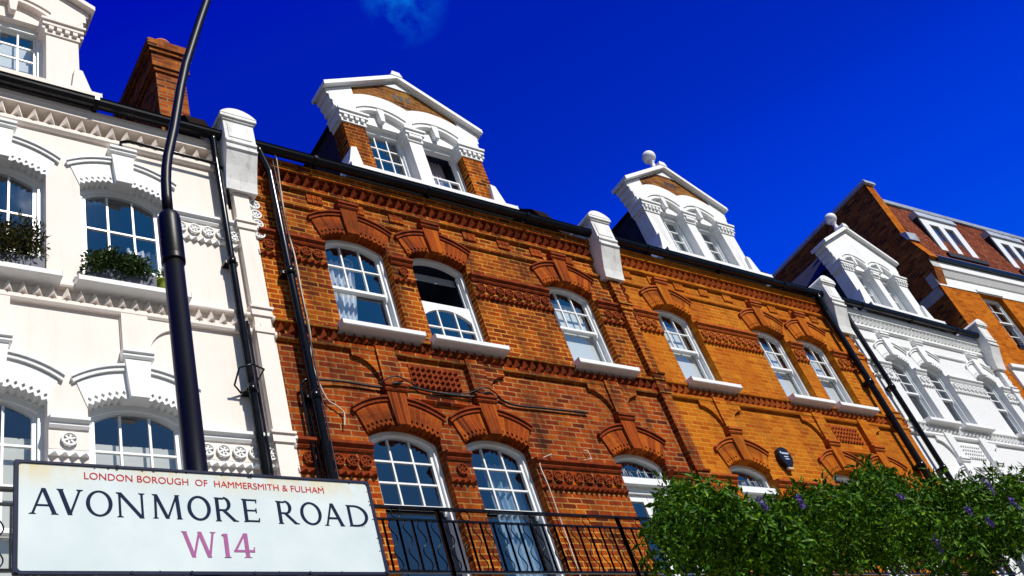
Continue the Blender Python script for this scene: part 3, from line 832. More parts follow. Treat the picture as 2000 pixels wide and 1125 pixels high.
        for k in range(1, cols):
            x = x0 + wi * k / cols; b.box(x - 0.010, x + 0.010, up_ - 0.03, up_ - 0.003, ra, rb)
        for k in range(1, rows):
            z = ra + (rb - ra) * k / rows; b.box(x0 + 0.035, x1 - 0.035, up_ - 0.029, up_ - 0.005, z - 0.010, z + 0.010)
        b.cut(); gl.cut(); it.cut(); bl.cut()
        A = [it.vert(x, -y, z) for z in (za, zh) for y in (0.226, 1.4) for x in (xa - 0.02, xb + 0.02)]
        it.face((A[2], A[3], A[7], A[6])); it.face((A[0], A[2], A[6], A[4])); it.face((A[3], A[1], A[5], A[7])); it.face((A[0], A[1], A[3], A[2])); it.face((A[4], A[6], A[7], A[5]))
        if hx < 0.97 or walls is M['cream']:
            bl.box(x0, x1, -0.265, -0.261, (10.98 if walls is M['cream'] else 10.5), 11.66)
    b.each('window_frame', M['joinery'], g_); gl.each('pane', M['glass'], g_); it.each('interior', M['room'], g_)
    if bl.f: bl.each('blind', M['blind'], g_)
    return g_

# ---------------------------------------------------------------- one terraced house
def terrace(root, x0, x1, pl, pr, wins_c, w, liv, upper, lower, pair, cornice_x, plain_wall=False):
    """x0,x1 wall extent; pl,pr party pilasters; wins_c three window centres; pair = which two stand together"""
    ZS, RI = 9.02, 0.155
    LS, LR = 5.97, 0.155
    ZB, LB = 7.50, 3.92
    b = MB()
    holes = []
    for c in wins_c:
        holes.append(ring_hole(c, w, ZB, ZS, RI)); holes.append(ring_hole(c, w, LB, LS, LR))
    b.prism([(x0, -EYE - 0.05), (x1, -EYE - 0.05), (x1, 9.893), (x0, 9.893)], -0.24, 0.0, holes)
    b.box(x0, x1, -0.24, -0.135, 9.8935, 10.24)
    # ground floor stays plain: it is below the picture
    b.build('wall', liv['wall'], root)
    # inside faces of the openings need backing from behind: back leaf of the wall
    # --- cornice
    cx0, cx1 = cornice_x
    b = MB()
    b.profile([(-0.135, 9.894), (0.0, 9.894), (0.0, 9.80), (0.035, 9.80), (0.055, 9.825), (0.055, 9.875), (0.035, 9.905), (-0.135, 9.905)], cx0, cx1)
    b.profile([(-0.135, 10.085), (0.10, 10.085), (0.10, 10.16), (0.115, 10.162), (0.115, 10.238), (-0.135, 10.238)], cx0, cx1)
    for xe in (cx0, cx1 - 0.02): b.box(xe, xe + 0.02, -0.1345, 0.05, 9.906, 10.084)
    cor = b.build('cornice', liv['cornice'], root)
    b = MB(); dp = 0.172 if plain_wall else 0.141; n = int((cx1 - cx0 - 0.04) / dp); dx = (cx1 - cx0 - 0.04) / n
    for k in range(n): b.pyramid(cx0 + 0.02 + dx * (k + 0.5), dx * 0.98, -0.02, 0.115, 9.906, 10.084, 0.075)
    b.build('dogtooth_band', liv['dog'], cor)
    b = MB(); k = 0
    x = pl + 0.47
    while x < pr - 0.2:
        if x - 0.12 > cx0 and x + 0.12 < cx1 and not plain_wall and liv is not LIV['white']:
            for q in range(3): b.box(x - 0.115 + q * 0.078, x - 0.115 + q * 0.078 + 0.071, 0.0, 0.022, 9.64, 9.799)
            b.cut()
        x += 0.63
    b.each('soldier_block', liv['arch'], cor)
    if not plain_wall:
        b = MB(); xs = cx0
        for c in sorted(wins_c) + [cx1 + 0.16]:
            b.profile([(0, 9.47), (0.03, 9.475), (0.04, 9.50), (0.03, 9.525), (0, 9.53)], xs, c - 0.16); xs = c + 0.16; b.cut()
        b.each('string_course', liv['wall'], cor)
    # --- arches
    for c in wins_c:
        make_arch(root, c, w, ZS, RI, liv['arch'], liv['hood'], liv['arch'], white=liv['arch'] is M['white'])
        make_arch(root, c, w, LS, LR, liv['arch'], liv['hood'], liv['arch'], white=liv['arch'] is M['white'])
    # --- friezes
    def spans(gap):
        out = []; xs = x0
        for c in sorted(wins_c): out.append((xs, c - w / 2 - 0.002)); xs = c + w / 2 + 0.002
        out.append((xs, x1)); return out
    up = spans(0)
    if plain_wall: up = [up[0], up[-1]]
    band(root, up, 8.66, liv['band'], liv['bandcap'], fmat=liv['wall'])
    band(root, spans(0), 5.58, liv['band'], liv['bandcap'], fmat=liv['wall'])
    # --- string under the sills with dogtooth
    b = MB()
    b.profile([(0, 7.155), (0.04, 7.155), (0.055, 7.18), (0.055, 7.225), (0.035, 7.24), (0, 7.24)], x0, x1)
    xs = x0; ss = w + 0.20
    for c in sorted(wins_c):
        b.profile([(0, 7.392), (0.07, 7.392), (0.08, 7.41), (0.08, 7.44), (0.05, 7.47), (0, 7.48)], xs, c - ss / 2 - 0.001); xs = c + ss / 2 + 0.001; b.cut()
    b.profile([(0, 7.392), (0.07, 7.392), (0.08, 7.41), (0.08, 7.44), (0.05, 7.47), (0, 7.48)], xs, x1)
    sc = b.each('sill_string', liv['cornice'], root)[0]
    b = MB(); n = int((x1 - x0) / 0.135); dx = (x1 - x0) / n
    for k in range(n): b.pyramid(x0 + dx * (k + 0.5), dx * 0.98, 0.002, 0.10, 7.241, 7.391, 0.06)
    b.build('dogtooth_band', liv['dog'], sc)
    # --- aprons
    b = MB(); p_ = MB(); lo_x = min(pair); hi_x = max(pair)
    for c in wins_c:
        def curve(s):
            q = []
            for k in range(9):
                a = pi / 2 * k / 8
                q.append((c + s * (0.135 + 0.33 * (1 - sin(a))), 6.66 + 0.40 * (1 - cos(a)) + 0.0))
            return q
        left = c not in pair or c == lo_x; right = c not in pair or c == hi_x
        L = [(c - 0.465, 7.154), (c - 0.465, 7.06)] + curve(-1)[::1] if left else [(c - 0.14, 7.154), (c - 0.14, 6.66)]
        if left:
            L = [(c - 0.465, 7.154)] + [(c - 0.135 - 0.33 * (1 - sin(pi / 2 * k / 8)), 6.66 + 0.40 * cos(pi / 2 * k / 8)) for k in range(9)]
        R = [(c + 0.14, 7.154), (c + 0.14, 6.66)]
        if right:
            R = [(c + 0.465, 7.154)] + [(c + 0.135 + 0.33 * (1 - sin(pi / 2 * k / 8)), 6.66 + 0.40 * cos(pi / 2 * k / 8)) for k in range(9)]
        b = MB(); b.prism(L + R[::-1], 0.0, 0.03 if plain_wall else 0.045)
        ap = b.build('apron', liv['wall'], root)
        p_ = MB(); p_.box(c - 0.134, c + 0.134, 0.0, 0.05 if plain_wall else 0.075, 6.66, 7.2395)
        p_.build('apron_pier', liv['wall'], ap)
    b = MB()
    for s in [1]:
        b.profile([(0, 6.475), (0.03, 6.48), (0.05, 6.51), (0.03, 6.54), (0, 6.55)], lo_x + 0.16, hi_x - 0.16)
    if not plain_wall: b.build('apron_string', liv['cornice'], ap)
    # pierced grille between the pair
    gx = (lo_x + hi_x) / 2 + 0.02
    b = MB(); b.box(gx - 0.36, gx + 0.36, 0.0, 0.012, 6.73, 7.08)
    gr = None if plain_wall else b.build('grille', liv['band'], root)
    b = MB()
    for r_ in range(4):
        for k in range(9):
            x = gx - 0.32 + 0.08 * k + (0.0 if r_ % 2 else 0.0)
            b.pyramid(x, 0.072, 0.011, 0.055, 6.745 + r_ * 0.084, 6.745 + r_ * 0.084 + 0.072)
    if gr: b.build('grille_lattice', liv['dog'], gr)
    # --- gutter
    b = MB()
    pts = []
    for k in range(9):
        a = pi + pi * k / 8; pts.append((0.19 + cos(a) * 0.072, 10.31 + sin(a) * 0.072))
    pts += [(0.275, 10.325), (0.105, 10.325)]
    b.profile(pts, cx0, cx1)
    xq = cx0 + 0.9
    while xq < cx1:
        b.profile([(0.1, 10.22), (0.19, 10.22), (0.275, 10.28), (0.275, 10.33), (0.1, 10.33)], xq - 0.025, xq + 0.025); xq += 1.83
    b.build('gutter', M['black'], root)
    # --- roof
    b = MB()
    b.profile([(0.08, 10.24), (0.08, 10.26), (-4.6, 15.0), (-9.2, 10.26), (-9.2, -EYE), (-9.0, -EYE), (-9.0, 10.24)], x0 + 0.004, x1 - 0.004)
    b.build('roof', M['slate'], root)

def party(root, px, strip, capmat, sides, coping=True, band_mat=None, white=True):
    """kneeler with a rounded cap over the party wall, pilaster strip below"""
    b = MB()
    hw = 0.205
    prof = [(0.0, 9.42), (0.14, 9.40), (0.145, 9.43), (0.17, 9.55), (0.235, 9.75), (0.30, 9.92), (0.315, 9.965), (0.335, 9.97), (0.335, 10.00), (0.315, 10.005), (0.325, 10.075), (0.345, 10.08),
            (0.345, 10.12), (0.325, 10.125), (0.325, 10.50), (-1.3, 10.50), (-1.3, 10.2), (0.0, 10.2)]
    b.profile(prof, px - hw, px + hw)
    k = b.build('kneeler', capmat, root)
    b = MB()
    b.box(px - hw + 0.05, px + hw - 0.05, 0.320, 0.334, 10.18, 10.43)
    b.build('kneeler_panel', capmat, k)
    b = MB()
    b.box(px - hw - 0.012, px + hw + 0.012, -1.3, 0.345, 10.501, 10.535)
    b.box(px - hw - 0.04, px + hw + 0.04, -1.3, 0.37, 10.536, 10.585)
    arc, *_ = arc_pts(px, hw + 0.045, 10.586, 0.13, 14)
    b.prism([(px - hw - 0.045, 10.586)] + arc + [(px + hw + 0.045, 10.586)], -1.3, 0.375)
    b.build('kneeler_cap', capmat, k)
    b = MB()
    b.profile([(-0.30, 10.3), (-0.30, 10.74), (-0.75, 11.82), (-4.6, 15.78), (-4.6, 10.3)], px - 0.195, px + 0.10)
    b.build('party_wall', M['shaded'], k)
    b = MB()
    b.box(px - 0.10, px + 0.10, 0.0, 0.085, -EYE, 9.40)
    for z in (8.78, 7.40, 5.70):
        b.box(px - 0.125, px + 0.125, 0.0, 0.105, z, z + 0.10); b.box(px - 0.14, px + 0.14, 0.0, 0.125, z + 0.1, z + 0.13)
    b.box(px - 0.12, px + 0.12, 0.0, 0.10, 7.16, 7.24)
    st = b.build('pilaster', strip, k)
    b = MB()
    for j in range(4): wheel(b, px + 0.185, 9.31 - j * 0.17, 0.074, 0.0, 0.05); b.cut()
    b.each('roundel', band_mat or strip, k)
    return k

def downpipe(root, x, p, z0, z1, r=0.048, name='drainpipe', swan=None, mat='black'):
    b = MB()
    pts = [(x, p, z0), (x, p, z1)]
    if swan: pts = [(x, p, z0), (x, p, z1 - 0.28), (x, p, z1 - 0.24), (swan, 0.19, z1 + 0.03), (swan, 0.19, z1 + 0.10)]
    b.tube(pts, r, 12)
    z = z0 + 0.55
    while z < z1 - 0.3:
        b.tube([(x, p, z), (x, p, z + 0.11)], r * 1.22, 12)
        b.box(x - r * 1.9, x + r * 1.9, 0.0, p - r * 0.2, z + 0.03, z + 0.075)
        z += 1.83
    return b.build(name, M[mat], root)

LIV = {
    'cream': dict(wall=M['cream'], cornice=M['cream'], dog=M['cream'], arch=M['white'], hood=M['white'], band=M['white'], bandcap=M['white']),
    'red': dict(wall=M['brick_red'], cornice=M['brick_red'], dog=M['terra_red'], arch=M['gauged_red'], hood=M['terra_red'], band=M['terra_red'], bandcap=M['terra_red']),
    'orange': dict(wall=M['brick_orange'], cornice=M['brick_orange'], dog=M['terra_orange'], arch=M['gauged_orange'], hood=M['terra_orange'], band=M['terra_orange'], bandcap=M['terra_orange']),
    'white': dict(wall=M['brick_white'], cornice=M['white'], dog=M['white'], arch=M['white'], hood=M['white'], band=M['white'], bandcap=M['white']),
}
PX = [-1.89, 4.41, 10.72, 16.92, 22.85]
GRP = 'terraced houses in a row along the street'
H0 = thing('terraced_house', 'cream stucco terraced house with planted sills, behind the lamp post', 'house', (1.3, 0, 0), GRP)
H1 = thing('terraced_house', 'dark red brick terraced house with brick piered dormer, right behind the street sign', 'house', (7.6, 0, 0), GRP)
H2 = thing('terraced_house', 'bright orange brick terraced house with a white dormer, brick gable and ball finial', 'house', (13.9, 0, 0), GRP)
H3 = thing('terraced_house', 'all white painted terraced house with a plain white dormer gable', 'house', (20.0, 0, 0), GRP)

# window centres
C0 = [-0.72, 1.67, 2.985]; C1 = [5.965, 7.275, 9.66]; C2 = [11.92, 14.38, 15.66]; C3 = [18.46, 19.72, 21.95]
terrace(H0, -1.95, 4.575, PX[0], PX[1], C0, 0.96, LIV['cream'], None, None, C0[1:], (-1.9, 4.20), plain_wall=True)
terrace(H1, 4.577, 10.80, PX[1], PX[2], C1, 0.96, LIV['red'], None, None, C1[:2], (4.63, 10.51))
terrace(H2, 10.802, 17.19, PX[2], PX[3], C2, 0.91, LIV['orange'], None, None, C2[1:], (10.94, 16.70))
terrace(H3, 17.192, 23.12, PX[3], PX[4], C3, 0.86, LIV['white'], None, None, C3[:2], (17.14, 22.63))
party(H0, PX[1], M['cream'], M['white_worn'], 0, band_mat=M['white'])
party(H1, PX[2], M['brick_red'], M['white_worn'], 0, band_mat=M['terra_red'])
party(H2, PX[3], M['brick_orange'], M['white_worn'], 0, band_mat=M['terra_orange'])
party(H3, PX[4], M['brick_white'], M['white_worn'], 0, band_mat=M['white'])

# windows: upper floor
for c in C0: make_window(H0, c, 0.96, 7.50, 9.02, 0.155, zm=7.98, sill_w=1.16)
make_window(H1, C1[0], 0.96, 7.50, 9.02, 0.155, zm=8.32, sill_w=1.16)
make_window(H1, C1[1], 0.96, 7.50, 9.02, 0.155, zm=8.36, lowered=True, sill_w=1.16, blind=('ceiling', 8.86, 8.99))
make_window(H1, C1[2], 0.96, 7.50, 9.02, 0.155, zm=8.36, sill_w=1.16, blind=('blind', 7.5, 8.95))
for c in C2: make_window(H2, c, 0.91, 7.50, 9.02, 0.155, zm=8.36, sill_w=1.14, blind=('blind', 7.5 if c != C2[2] else 7.85, 8.95))
for c in C3: make_window(H3, c, 0.86, 7.50, 9.02, 0.155, zm=8.36, cols=2, rows=3, sill_w=1.10)
# first floor
for c in C0: make_window(H0, c, 0.96, 3.92, 5.97, 0.155, zm=4.75, rows=3, sill=False, blind=('net', 4.0, 5.75))
for c in C1[:2]: make_window(H1, c, 0.96, 3.92, 5.97, 0.155, zm=5.16, rows=3, sill=False, open_low=True)

def fan_door(house, c, w):
    """glazed balcony door under a leaded fanlight"""
    b = MB(); zs, ri, zb = 5.97, 0.155, 3.92
    b.prism(arch_out(c, w, zb, zs, ri), -0.20, -0.11, [arch_out(c, w, 5.66, zs, ri, inset=0.055), [(c - w / 2 + 0.055, zb + 0.05), (c + w / 2 - 0.055, zb + 0.05), (c + w / 2 - 0.055, 5.50), (c - w / 2 + 0.055, 5.50)]])
    f = b.build('balcony_door', M['joinery'], house)
    b = MB(); b.profile([(-0.11, 5.60), (-0.03, 5.60), (-0.03, 5.69), (-0.05, 5.71), (-0.11, 5.715)], c - w / 2 + 0.002, c + w / 2 - 0.002); b.build('transom', M['joinery'], f)
    b = MB()
    for sgn in (-1, 1):
        xa = c + sgn * 0.004; xb = c + sgn * (w / 2 - 0.058)
        xa, xb = min(xa, xb), max(xa, xb)
        b.prism([(xa, zb + 0.06), (xb, zb + 0.06), (xb, 5.495), (xa, 5.495)], -0.19, -0.145, [[(xa + 0.085, zb + 0.25), (xb - 0.085, zb + 0.25), (xb - 0.085, 5.40), (xa + 0.085, 5.40)]]); b.cut()
    b.each('door_leaf', M['joinery'], f)
    b = MB(); b.prism([(c - w / 2 + 0.06, zb + 0.1), (c + w / 2 - 0.06, zb + 0.1), (c + w / 2 - 0.06, 5.49), (c - w / 2 + 0.06, 5.49)], -0.172, -0.168); b.cut()
    b.prism(arch_out(c, w - 0.02, 5.69, zs - 0.01, ri, inset=0.04), -0.172, -0.168)
    b.each('pane', M['glass'], f)
    b = MB(); rnd = random.Random(int(c * 10))
    x0, x1 = c - w / 2 + 0.06, c + w / 2 - 0.06
    for k in range(17):
        x = x0 + (x1 - x0) * (k + 0.5) / 17
        a = rnd.uniform(-0.07, 0.07); z1 = min(head_z(c, w, zs, ri, x) - 0.07, 5.78 + rnd.uniform(0.1, 0.2))
        xe = max(x0, min(x1, x + a))
        b.tube([(x, -0.16, 5.72), (xe, -0.16, min(z1, head_z(c, w, zs, ri, xe) - 0.07))], 0.0045, 5)
    for z in (5.79, 5.88): b.tube([(x0, -0.158, z), (x1, -0.158, z)], 0.0035, 5)
    b.build('leaded_light', M['lead'], f)
    b = MB(); y0, y1 = 0.21, 1.7
    A = [b.vert(x, -y, z) for z in (zb, zs + ri) for y in (y0, y1) for x in (c - w / 2, c + w / 2)]
    b.face((A[2], A[3], A[7], A[6])); b.face((A[0], A[2], A[6], A[4])); b.face((A[3], A[1], A[5], A[7])); b.face((A[0], A[1], A[3], A[2])); b.face((A[4], A[6], A[7], A[5]))
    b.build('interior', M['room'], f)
fan_door(H1, C1[2], 0.96)
for c in C2: fan_door(H2, c, 0.91)
for c in C3: make_window(H3, c, 0.86, 3.92, 5.97, 0.155, zm=5.0, cols=2, rows=3, sill=False)

# dormers
DX = [1.26, 7.575, 13.80, 19.90]
dormer(H0, DX[0], M['cream'], M['cream'], None, M['slate'], None, False, ('closed', 'closed'))
dormer(H1, DX[1], M['white'], M['brick_red'], M['brick_tymp'], M['slate'], None, False, ('closed', 'lowered'))
dormer(H2, DX[2], M['white'], M['white_worn'], M['brick_tymp'], M['slate'], None, True, ('closed', 'closed'), hx=0.965)
dormer(H3, DX[3], M['white'], M['white'], None, M['slate'], None, True, ('closed', 'closed'), hx=0.965)

# drainpipes
downpipe(H0, 4.135, 0.11, -EYE, 10.18, 0.042, swan=4.10)
b = MB()
b.tube([(4.225, 0.07, -EYE), (4.225, 0.07, 7.3)], 0.020, 8); b.build('service_pipe', M['black'], H0)
b = MB()
zz = 9.83
b.tube([(2.98, 0.04, zz - 0.02), (2.96, 0.10, zz - 0.02), (3.05, 0.13, zz), (3.9, 0.13, zz - 0.01), (4.12, 0.13, zz - 0.02), (4.215, 0.12, zz - 0.07), (4.235, 0.10, zz - 0.2), (4.235, 0.09, zz - 0.75)], 0.021, 10)
b.build('overflow_pipe', M['black'], H0)
b = MB()
b.tube([(4.26, 0.02, 6.52), (4.26, 0.20, 6.54), (4.10, 0.26, 6.54), (3.97, 0.22, 6.50), (3.95, 0.10, 6.36), (4.05, 0.02, 6.33)], 0.011, 8); b.build('pipe_hook', M['black'], H0)
downpipe(H1, 4.855, 0.12, -EYE, 10.18, 0.050, swan=4.72)
b = MB()
b.tube([(4.735, 0.06, -EYE), (4.735, 0.06, 6.42), (4.74, 0.07, 6.50), (4.78, 0.09, 6.55), (4.86, 0.10, 6.57)], 0.018, 8); b.cut()
b.tube([(4.79, 0.06, -EYE), (4.79, 0.06, 6.40), (4.80, 0.07, 6.47), (4.84, 0.09, 6.50)], 0.014, 8)
b.each('service_pipe', M['black'], H1)
downpipe(H2, 16.62, 0.13, -EYE, 10.15, 0.062, swan=16.55)
downpipe(H3, 17.36, 0.12, -EYE, 10.15, 0.052, swan=17.22)

# chimney over the party wall of the cream house
b = MB(); cyy = 1.36
b.box(4.13, 4.60, -4.3, -cyy, 10.0, 13.55)
b.box(4.10, 4.63, -4.33, -cyy + 0.03, 13.55, 13.63)
b.box(4.07, 4.66, -4.36, -cyy + 0.06, 13.631, 13.95)
b.box(4.035, 4.695, -4.39, -cyy + 0.095, 13.951, 14.03)
b.box(4.00, 4.73, -4.42, -cyy + 0.13, 14.031, 14.20)
b.box(4.05, 4.68, -4.37, -cyy + 0.08, 14.201, 14.30)
chim = b.build('chimney', M['brick_chimney'], H0)
for k in range(3):
    b = MB(); b.lathe(4.36, -(cyy + 0.22 + 0.95 * k), [(0.17, 14.30), (0.16, 14.38), (0.145, 14.42), (0.135, 14.54), (0.155, 14.56), (0.155, 14.60), (0.13, 14.61)], 20)
    b.build('chimney_pot', M['terra_pot'], chim)

# lead flashing seen at the orange / white party wall
b = MB()
b.profile([(0.10, 10.40), (-0.35, 10.66), (-0.35, 10.55), (0.10, 10.345)], 15.35, 16.68); b.build('lead_flashing', M['lead'], H2)

# ---------------------------------------------------------------- balcony with wrought iron railing
def balcony(house, xa, xb, seed):
    b = MB(); b.box(xa, xb, 0.0, 0.50, 3.72, 3.90); slab = b.build('balcony_slab', M['white'], house)
    pr = 0.45
    k_ = 8.0 / (8.0 - pr)
    z_top, z_2, z_bot = 5.05 / k_, 4.905 / k_, 4.30 / k_
    b = MB(); b.box(xa, xb, pr - 0.022, pr + 0.022, z_top - 0.012, z_top + 0.012)
    r = b.build('railing', M['black'], house)
    b = MB(); b.box(xa, xb, pr - 0.012, pr + 0.012, z_2 - 0.010, z_2 + 0.010); b.cut(); b.box(xa, xb, pr - 0.012, pr + 0.012, z_bot - 0.012, z_bot + 0.012)
    b.each('rail', M['black'], r)
    pitch = 0.178 / k_
    b0 = MB(); b1 = MB(); b2 = MB(); b3 = MB()
    x = 5.42 / k_
    while x - pitch > xa: x -= pitch
    n = 0
    k0 = round((6.13 / k_ - x) / pitch)
    while x < xb:
        if (n - k0) % 15 == 0:
            b0.box(x - 0.018, x + 0.018, pr - 0.018, pr + 0.018, 3.9, z_top - 0.012); b0.cut()
        else:
            b1.box(x - 0.0085, x + 0.0085, pr - 0.0085, pr + 0.0085, z_bot + 0.012, z_2 - 0.010); b1.cut()
        pts = []
        for q in range(21):
            t = q / 20
            pts.append((x + pitch / 2 + 0.034 * sin(t * 4 * pi), pr + 0.004, z_bot + 0.012 + (z_2 - z_bot - 0.022) * t))
        b2.tube(pts, 0.0062, 6); b2.cut()
        if (n - k0) % 5 == 2:
            pts = [(x + 0.055 * cos(2 * pi * q / 16), pr, (z_top + z_2) / 2 + 0.055 * sin(2 * pi * q / 16)) for q in range(17)]
            b3.tube(pts, 0.006, 6, cap=False); b3.cut()
        x += pitch; n += 1
    b0.each('railing_post', M['black'], r); b1.each('straight_bar', M['black'], r); b2.each('wavy_bar', M['black'], r); b3.each('ring', M['black'], r)
balcony(H0, -1.8, 4.30, 1); balcony(H1, 4.62, 10.60, 2); balcony(H2, 10.85, 16.8, 3)

# ---------------------------------------------------------------- the taller block at the end
X4 = 23.18
T4 = Matrix.Translation((X4, 0, 0)) @ Matrix.Rotation(radians(-3.8), 4, 'Z')
H4 = thing('apartment_house', 'tall orange brick house with tiled mansard roof and flat topped gable, rightmost in the row', 'house', (X4, 0, 0))
b = MB()
def rect(xa, xb, za, zb): return [(xa, za), (xb, za), (xb, zb), (xa, zb)]
wx = [(1.66, 2.72), (5.0, 6.06), (8.0, 9.06)]
holes = [rect(a, c, z0, z0 + 1.72) for a, c in wx for z0 in (10.47, 6.6)]
b.prism(rect(0.352, 11, -EYE, 12.2), -0.3, 0.0, holes)
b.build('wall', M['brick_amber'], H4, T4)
b = MB()
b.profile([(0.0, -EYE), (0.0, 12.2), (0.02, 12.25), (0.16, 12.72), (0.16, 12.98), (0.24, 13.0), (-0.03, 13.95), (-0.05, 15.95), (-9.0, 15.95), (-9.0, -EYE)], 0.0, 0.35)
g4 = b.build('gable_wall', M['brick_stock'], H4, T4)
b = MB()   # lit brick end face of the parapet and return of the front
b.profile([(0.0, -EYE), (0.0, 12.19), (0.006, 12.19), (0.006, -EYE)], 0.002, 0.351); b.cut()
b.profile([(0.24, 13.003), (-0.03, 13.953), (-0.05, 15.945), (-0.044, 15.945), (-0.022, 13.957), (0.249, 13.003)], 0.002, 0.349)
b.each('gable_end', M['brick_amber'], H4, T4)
b = MB(); b.box(-0.06, 0.41, -9.0, 0.03, 15.952, 16.03); b.box(-0.03, 0.38, -9.0, 0.0, 16.031, 16.09); b.build('gable_coping', M['lead'], H4, T4)
b = MB()
b.profile([(0.02, 13.75), (0.10, 13.72), (0.11, 13.98), (-0.06, 14.05)], -0.03, 0.40); b.build('kneeler', M['lead'], H4, T4)
b = MB()
b.box(-0.03, 0.0, -0.20, 0.02, 12.22, 12.60); b.cut(); b.box(-0.012, 0.0, -0.70, -0.05, 11.93, 12.21); b.each('stone_block', M['stone'], H4, T4)
b = MB()
b.profile([(0, 12.2), (0.02, 12.2), (0.02, 12.52), (0.05, 12.54), (0.08, 12.60), (0.13, 12.70), (0.16, 12.73), (0.16, 12.95), (0, 12.95)], 0.0025, 11)
b.build('cornice', M['white'], H4, T4)
b = MB()
b.profile([(0.10, 12.955), (0.22, 12.955), (0.24, 13.02), (0.24, 13.09), (0.10, 13.09)], 0.354, 11); b.build('gutter', M['black'], H4, T4)
b = MB(); b.profile([(0.16, 13.095), (-0.16, 15.45), (-2.2, 15.6), (-2.2, 13.095)], 0.356, 11); rf4 = b.build('roof', M['tile'], H4, T4)
b = MB(); b.profile([(-0.10, 15.42), (-0.08, 15.52), (-0.3, 15.58), (-0.3, 15.42)], 0.357, 11); b.build('roof_flashing', M['lead'], rf4, T4)
b = MB(); b.profile([(0.12, 13.1), (0.235, 13.1), (0.09, 13.33), (0.07, 13.33)], 0.357, 11); b.build('eaves_tile', plain('purple tile', (0.20, 0.10, 0.13), 0.5, 0.4, 0.2, 6.0), rf4, T4)
for i, (xa, xb) in enumerate(((1.28, 2.98), (4.72, 6.42), (8.2, 9.9))):
    b = MB(); z0, z1 = 13.42, 14.85; pf = 0.09
    xm = (xa + xb) / 2
    o2 = rect(xa, xb, z0, z1)
    h = [rect(xa + 0.30, xm - 0.12, z0 + 0.12, z1 - 0.22), rect(xm + 0.12, xb - 0.30, z0 + 0.12, z1 - 0.22)]
    b.prism(o2, -0.6, pf, h, hole_depth=pf - 0.06)
    d4 = b.build('roof_window', M['joinery'], rf4, T4)
    b = MB(); b.box(xa + 0.28, xb - 0.28, pf - 0.07, pf - 0.06, z0 + 0.1, z1 - 0.2); b.build('pane', M['glass'], d4, T4)
    b = MB(); b.box(xa + 0.2, xb - 0.2, -0.5, pf - 0.12, z0 + 0.05, z1 - 0.1); b.build('interior', plain('reflected sky blue', (0.02, 0.16, 0.42), 0.8, 0.2, 0.1), d4, T4)  # blue box behind the pane, coloured to stand in for reflected sky
    b = MB(); b.profile([(-0.6, z1 + 0.001), (pf + 0.05, z1 + 0.001), (pf + 0.01, z1 + 0.21), (-0.6, z1 + 0.25)], xa - 0.05, xb + 0.05); b.build('lead_top', M['lead'], d4, T4)
    b = MB(); b.box(xa - 0.06, xb + 0.06, -0.3, pf + 0.10, z0 - 0.14, z0 - 0.001); b.build('sill', M['slate'], d4, T4)
    b = MB(); b.box(xa - 0.05, xa - 0.001, -0.6, pf - 0.02, z0, z1); b.cut(); b.box(xb + 0.001, xb + 0.05, -0.6, pf - 0.02, z0, z1); b.each('cheek', M['slate'], d4, T4)
for a, c in wx:
    for z0 in (10.47, 6.6):
        make_window(H4, (a + c) / 2, c - a, z0, z0 + 1.72, 0.0, rec=0.13, cols=2, rows=2, zm=z0 + 0.95, lower='grid', sill=M['black'], sill_w=c - a + 0.06, sill_p=0.05, xf=T4)
b = MB()
for a, c in wx:
    for z0 in (12.19 - 0.0, 8.32): b.box(a - 0.05, c + 0.05, 0.0, 0.05, z0 + 0.03, z0 + 0.12); b.cut()
b.each('lintel', M['white'], H4, T4)
b = MB(); b.box(0.36, 11, 0.0, 0.06, 9.02, 9.58); b.box(0.36, 11, 0.0, 0.12, 9.581, 9.68); b.build('string_course', M['white'], H4, T4)
b = MB(); b.box(10.6, 11.0, -9, 0.12, 12.96, 16.6); b.box(10.55, 11.05, -9, 0.16, 16.601, 16.7); b.build('party_wall', M['brick_amber'], H4, T4)

# ---------------------------------------------------------------- street sign
SY = 8.0 - 2.3          # p of the sign face
sx0, sx1, sz0, sz1 = 0.5405, 1.5405, 1.2278, 1.5395
sign = thing('street_sign', 'white street nameplate with navy rim reading AVONMORE ROAD', 'street sign', (1.04, -SY, EYE + 1.2278))
def rrect(x0, x1, z0, z1, r, n=5):
    out = []
    for cx_, cz_, a0 in ((x1 - r, z0 + r, -pi / 2), (x1 - r, z1 - r, 0), (x0 + r, z1 - r, pi / 2), (x0 + r, z0 + r, pi)):
        for k in range(n + 1):
            a = a0 + pi / 2 * k / n; out.append((cx_ + cos(a) * r, cz_ + sin(a) * r))
    return out
b = MB(); b.prism(rrect(sx0, sx1, sz0, sz1, 0.004), SY - 0.010, SY, [rrect(sx0 + 0.0105, sx1 - 0.0095, sz0 + 0.0088, sz1 - 0.0072, 0.009)], back=True)
b.build('rim', M['navy_frame'], sign)
b = MB(); b.prism(rrect(sx0 + 0.003, sx1 - 0.003, sz0 + 0.003, sz1 - 0.003, 0.004), SY - 0.0095, SY - 0.003, back=True)
b.build('face_plate', M['sign'], sign, origin=((sx0 + sx1) / 2, -SY, EYE + (sz0 + sz1) / 2))
b = MB()
for x, z in [(sx0 + 0.008, sz0 + 0.006), (sx0 + 0.27, sz0 + 0.004), (sx0 + 0.42, sz0 + 0.005), (sx0 + 0.59, sz0 + 0.004), (sx0 + 0.75, sz0 + 0.005), (sx1 - 0.008, sz0 + 0.006), (sx0 + 0.25, sz1 - 0.004), (sx0 + 0.62, sz1 - 0.004)]:
    b.tube([(x, SY - 0.002, z), (x, SY + 0.003, z)], 0.0042, 10); b.cut()
b.each('rivet', M['navy_frame'], sign)

